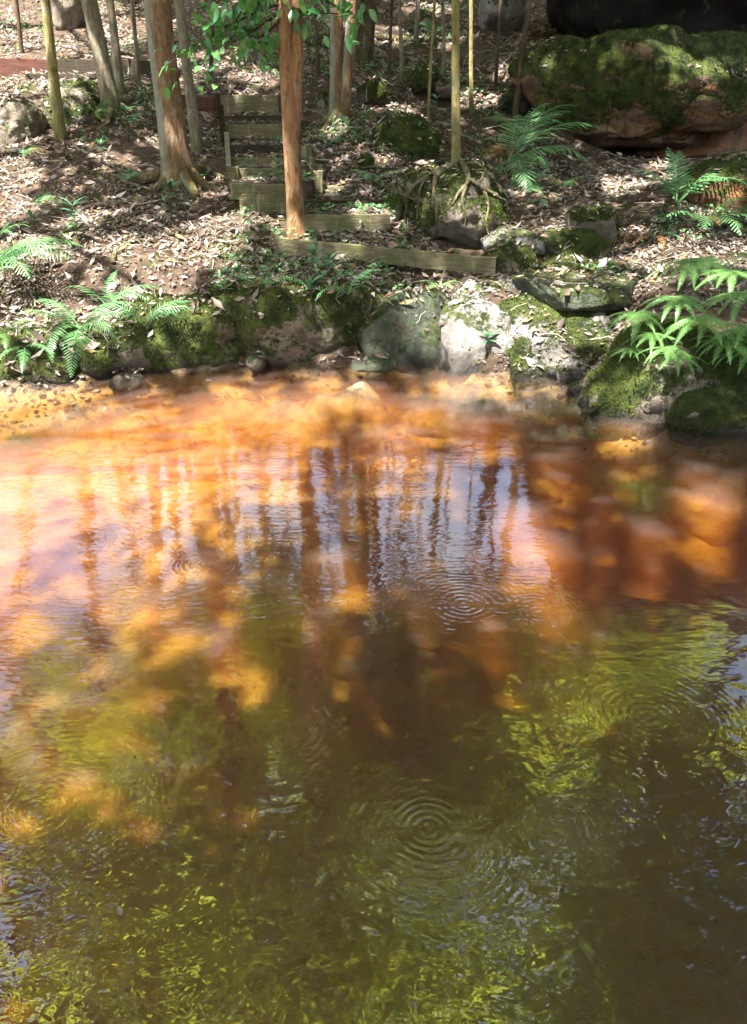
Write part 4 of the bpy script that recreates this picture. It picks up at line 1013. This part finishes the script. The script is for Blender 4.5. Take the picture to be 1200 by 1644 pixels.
fern('small fern on the right of the drooping bright frond', 862, 335, [(-80, .24, 40, 90), (-30, .22, 50, 90), (-130, .22, 40, 90)], wid=.13, npair=14)

for a in [('small fern on the shaded slope left of the thick two-tone tree', 205, 300), ('small fern by the foot of the leaning mossy tree', 160, 190), ('low fern right of the upper steps', 530, 240), ('low fern between the step planks and the root covered boulder', 600, 300), ('fern tuft on the slope below the fallen pole', 655, 75), ('fern tuft high on the slope behind the slim olive tree', 700, 60), ('fern sprig on the left slope under the timber wall', 40, 260), ('fern sprig on the litter above the left arching fern', 60, 340), ('fern sprig in the litter above the small green boulder', 900, 310), ('dark fern spilling from the shaded buttress by the cave', 795, 205), ('fern sprig on the mossy bank right of the seedlings', 560, 480), ('fern sprig at the top of the bank left of the seedlings', 430, 470)]:
    fern(a[0], a[1], a[2], [(random.uniform(-180, 180), random.uniform(.14, .3), random.uniform(40, 65), random.uniform(70, 100)) for _ in range(5)], wid=.13, npair=14)
# umbrella ferns: a wiry stalk topped by a fan of long comb-edged lobes
LB = [frond_mesh('lobe', 1.0, 30, .17, math.radians(8), math.radians(d), 'fern_bright', pw=.95, sweep=.55, bare=.03, seed=40 + i) for i, d in enumerate((38, 52, 70))]
for m in LB: m.name = 'lobe'
def umbrella(label, px, py, Y, R, nl, stalk, tilt=(0.0, 0.12), spread=300, az0=-90, mat=None):
    hit = hitpx(px, py + stalk * 130); base = hit - np.array([0, -.02, .02])
    top = base + np.array([random.uniform(-.03, .03), -.06, stalk + .03])
    e = thing('umbrella_fern', base, label, 'fern', 'umbrella ferns on the right bank')
    V, Fs = tube(smooth_path([(0, 0, -.03), (-.01, -.03, (top[2] - base[2]) * .6), tuple(top - base)], 8), np.linspace(.0035, .002, 8), 5)
    link('stalk', mk_mesh('stalk', V, Fs, M['bark_dark']), e)
    nl = int(nl * 1.35)
    for i in range(nl):
        a = math.radians(az0 + spread * ((i + .5) / nl - .5) + random.uniform(-6, 6)); L = R * random.uniform(.8, 1.1) * (1 - .2 * abs((i + .5) / nl - .5))
        o = link('lobe', LB[i % 3], e, top - base)
        o.rotation_euler = (random.uniform(-.25, .25) + tilt[0], tilt[1] + random.uniform(-.1, .15), a); o.scale = (L, L * 1.35, L)
for a in [('big umbrella fern fan at the top of the right bank cluster', 1095, 455, 5.25, .36, 11, .3), ('widest umbrella fern fan, hanging right of centre in the cluster', 1172, 512, 4.95, .36, 11, .3),
          ('umbrella fern fan drooping in the middle of the cluster', 1115, 545, 4.8, .30, 10, .25), ('pale umbrella fern fan at the left end of the cluster over the grey boulder', 1010, 528, 5.05, .26, 9, .2),
          ('umbrella fern fan between the left and middle fans', 1068, 512, 5.0, .26, 9, .25), ('small umbrella fern fan lowest at the left by the bank face', 1003, 572, 4.9, .15, 6, .1), ('umbrella fern fan low at the foot of the cluster', 1085, 590, 4.7, .20, 8, .15),
          ('umbrella fern fan cut by the right edge low down', 1198, 588, 4.55, .26, 9, .2), ('umbrella fern fan behind the cluster at the right edge', 1200, 445, 5.5, .34, 10, .3), ('young umbrella fern standing in the sunlit litter behind the cluster', 1122, 428, 5.9, .2, 8, .15), ('umbrella fern fan under the widest fan', 1150, 570, 4.65, .26, 9, .2), ('umbrella fern fan at the back right of the cluster', 1150, 475, 5.2, .3, 9, .3), ('slender umbrella fern leaning left at the cluster front', 1050, 585, 4.8, .22, 8, .2), ('broad umbrella fern fan low at the right of the cluster', 1178, 560, 4.7, .3, 9, .25), ('small dark umbrella fern below the left fan', 1040, 555, 4.85, .2, 8, .15)]:
    umbrella(*a)
# floating fern sprig on the water
ff = fern('bright green fern sprig dipping into the water at the right', 935, 690, [(-160, .16, 3, 8, 'fern_bright'), (-20, .2, 3, 8, 'fern_bright'), (-75, .12, 3, 8, 'fern_bright')], wid=.13, npair=9, Y=PZ(935, 690, .012)[1])

def seedling(label, px, py, hpx, nlv, L, whorls=3, lean=0.0):
    p = hitpx(px, py); h = hpx / scale_at(p)
    e = thing('seedling', p - np.array([0, 0, .01]), label, 'seedling')
    V, Fs = tube(smooth_path([(0, 0, 0), (lean * h * .5, 0, h * .5), (lean * h, 0, h)], 6), np.linspace(.004, .002, 6), 5)
    link('stem', mk_mesh('stem', V, Fs, M['bark_olive']), e)
    lm = leaf_mesh('lance', 'seedling', .26, .16, .28, 5)
    for k in range(nlv):
        u = 1 - (k % whorls) / max(1, whorls) * .6; a = 2.399 * k + random.uniform(-.3, .3)
        up = random.uniform(.05, .7) + (.5 if u > .9 else 0)
        place_leaf(e, lm, (lean * h * u, 0, h * u), (math.cos(a), math.sin(a), up), (0, 0, 1), L * random.uniform(.75, 1.15))
for a in [('upright glossy seedling with stacked leaves on the shaded left slope', 127, 395, 62, 18, .13, 4), ('seedling with drooping rosette below the leaning mossy tree', 206, 222, 40, 14, .15, 2), ('seedling at the foot of the thick two-tone tree', 277, 338, 34, 14, .15, 2), ('small pale seedling left of the thick tree on the open litter', 213, 308, 28, 10, .12, 2),
          ('leafy seedling growing under the left end of the bottom plank', 505, 452, 42, 12, .14, 2), ('seedling with broad leaves just right of the one under the plank', 530, 445, 30, 9, .12, 2), ('low trailing seedling on the bank below the plank', 500, 480, 24, 9, .11, 2), ('blue green seedling on the litter left of the plank end', 384, 470, 34, 11, .12, 2), ('tiny seedling below the blue green one', 362, 478, 22, 8, .09, 2),
          ('small seedling at the foot of the fern left of the steps', 165, 258, 26, 8, .10, 2), ('young seedling on the shaded litter near the left edge', 55, 372, 24, 8, .11, 2), ('seedling on the slope behind the slim olive tree', 772, 200, 30, 10, .13, 2), ('tiny seedling in the mossy face of the green slab', 632, 532, 12, 6, .05, 2), ('spindly seedling on the slope above the long mossy boulder', 700, 195, 34, 10, .12, 3), ('seedling beside the pale boulder at the waterline', 782, 560, 20, 9, .10, 2)]:
    seedling(*a)
print('tris', sum(len(m.polygons) for m in bpy.data.meshes))
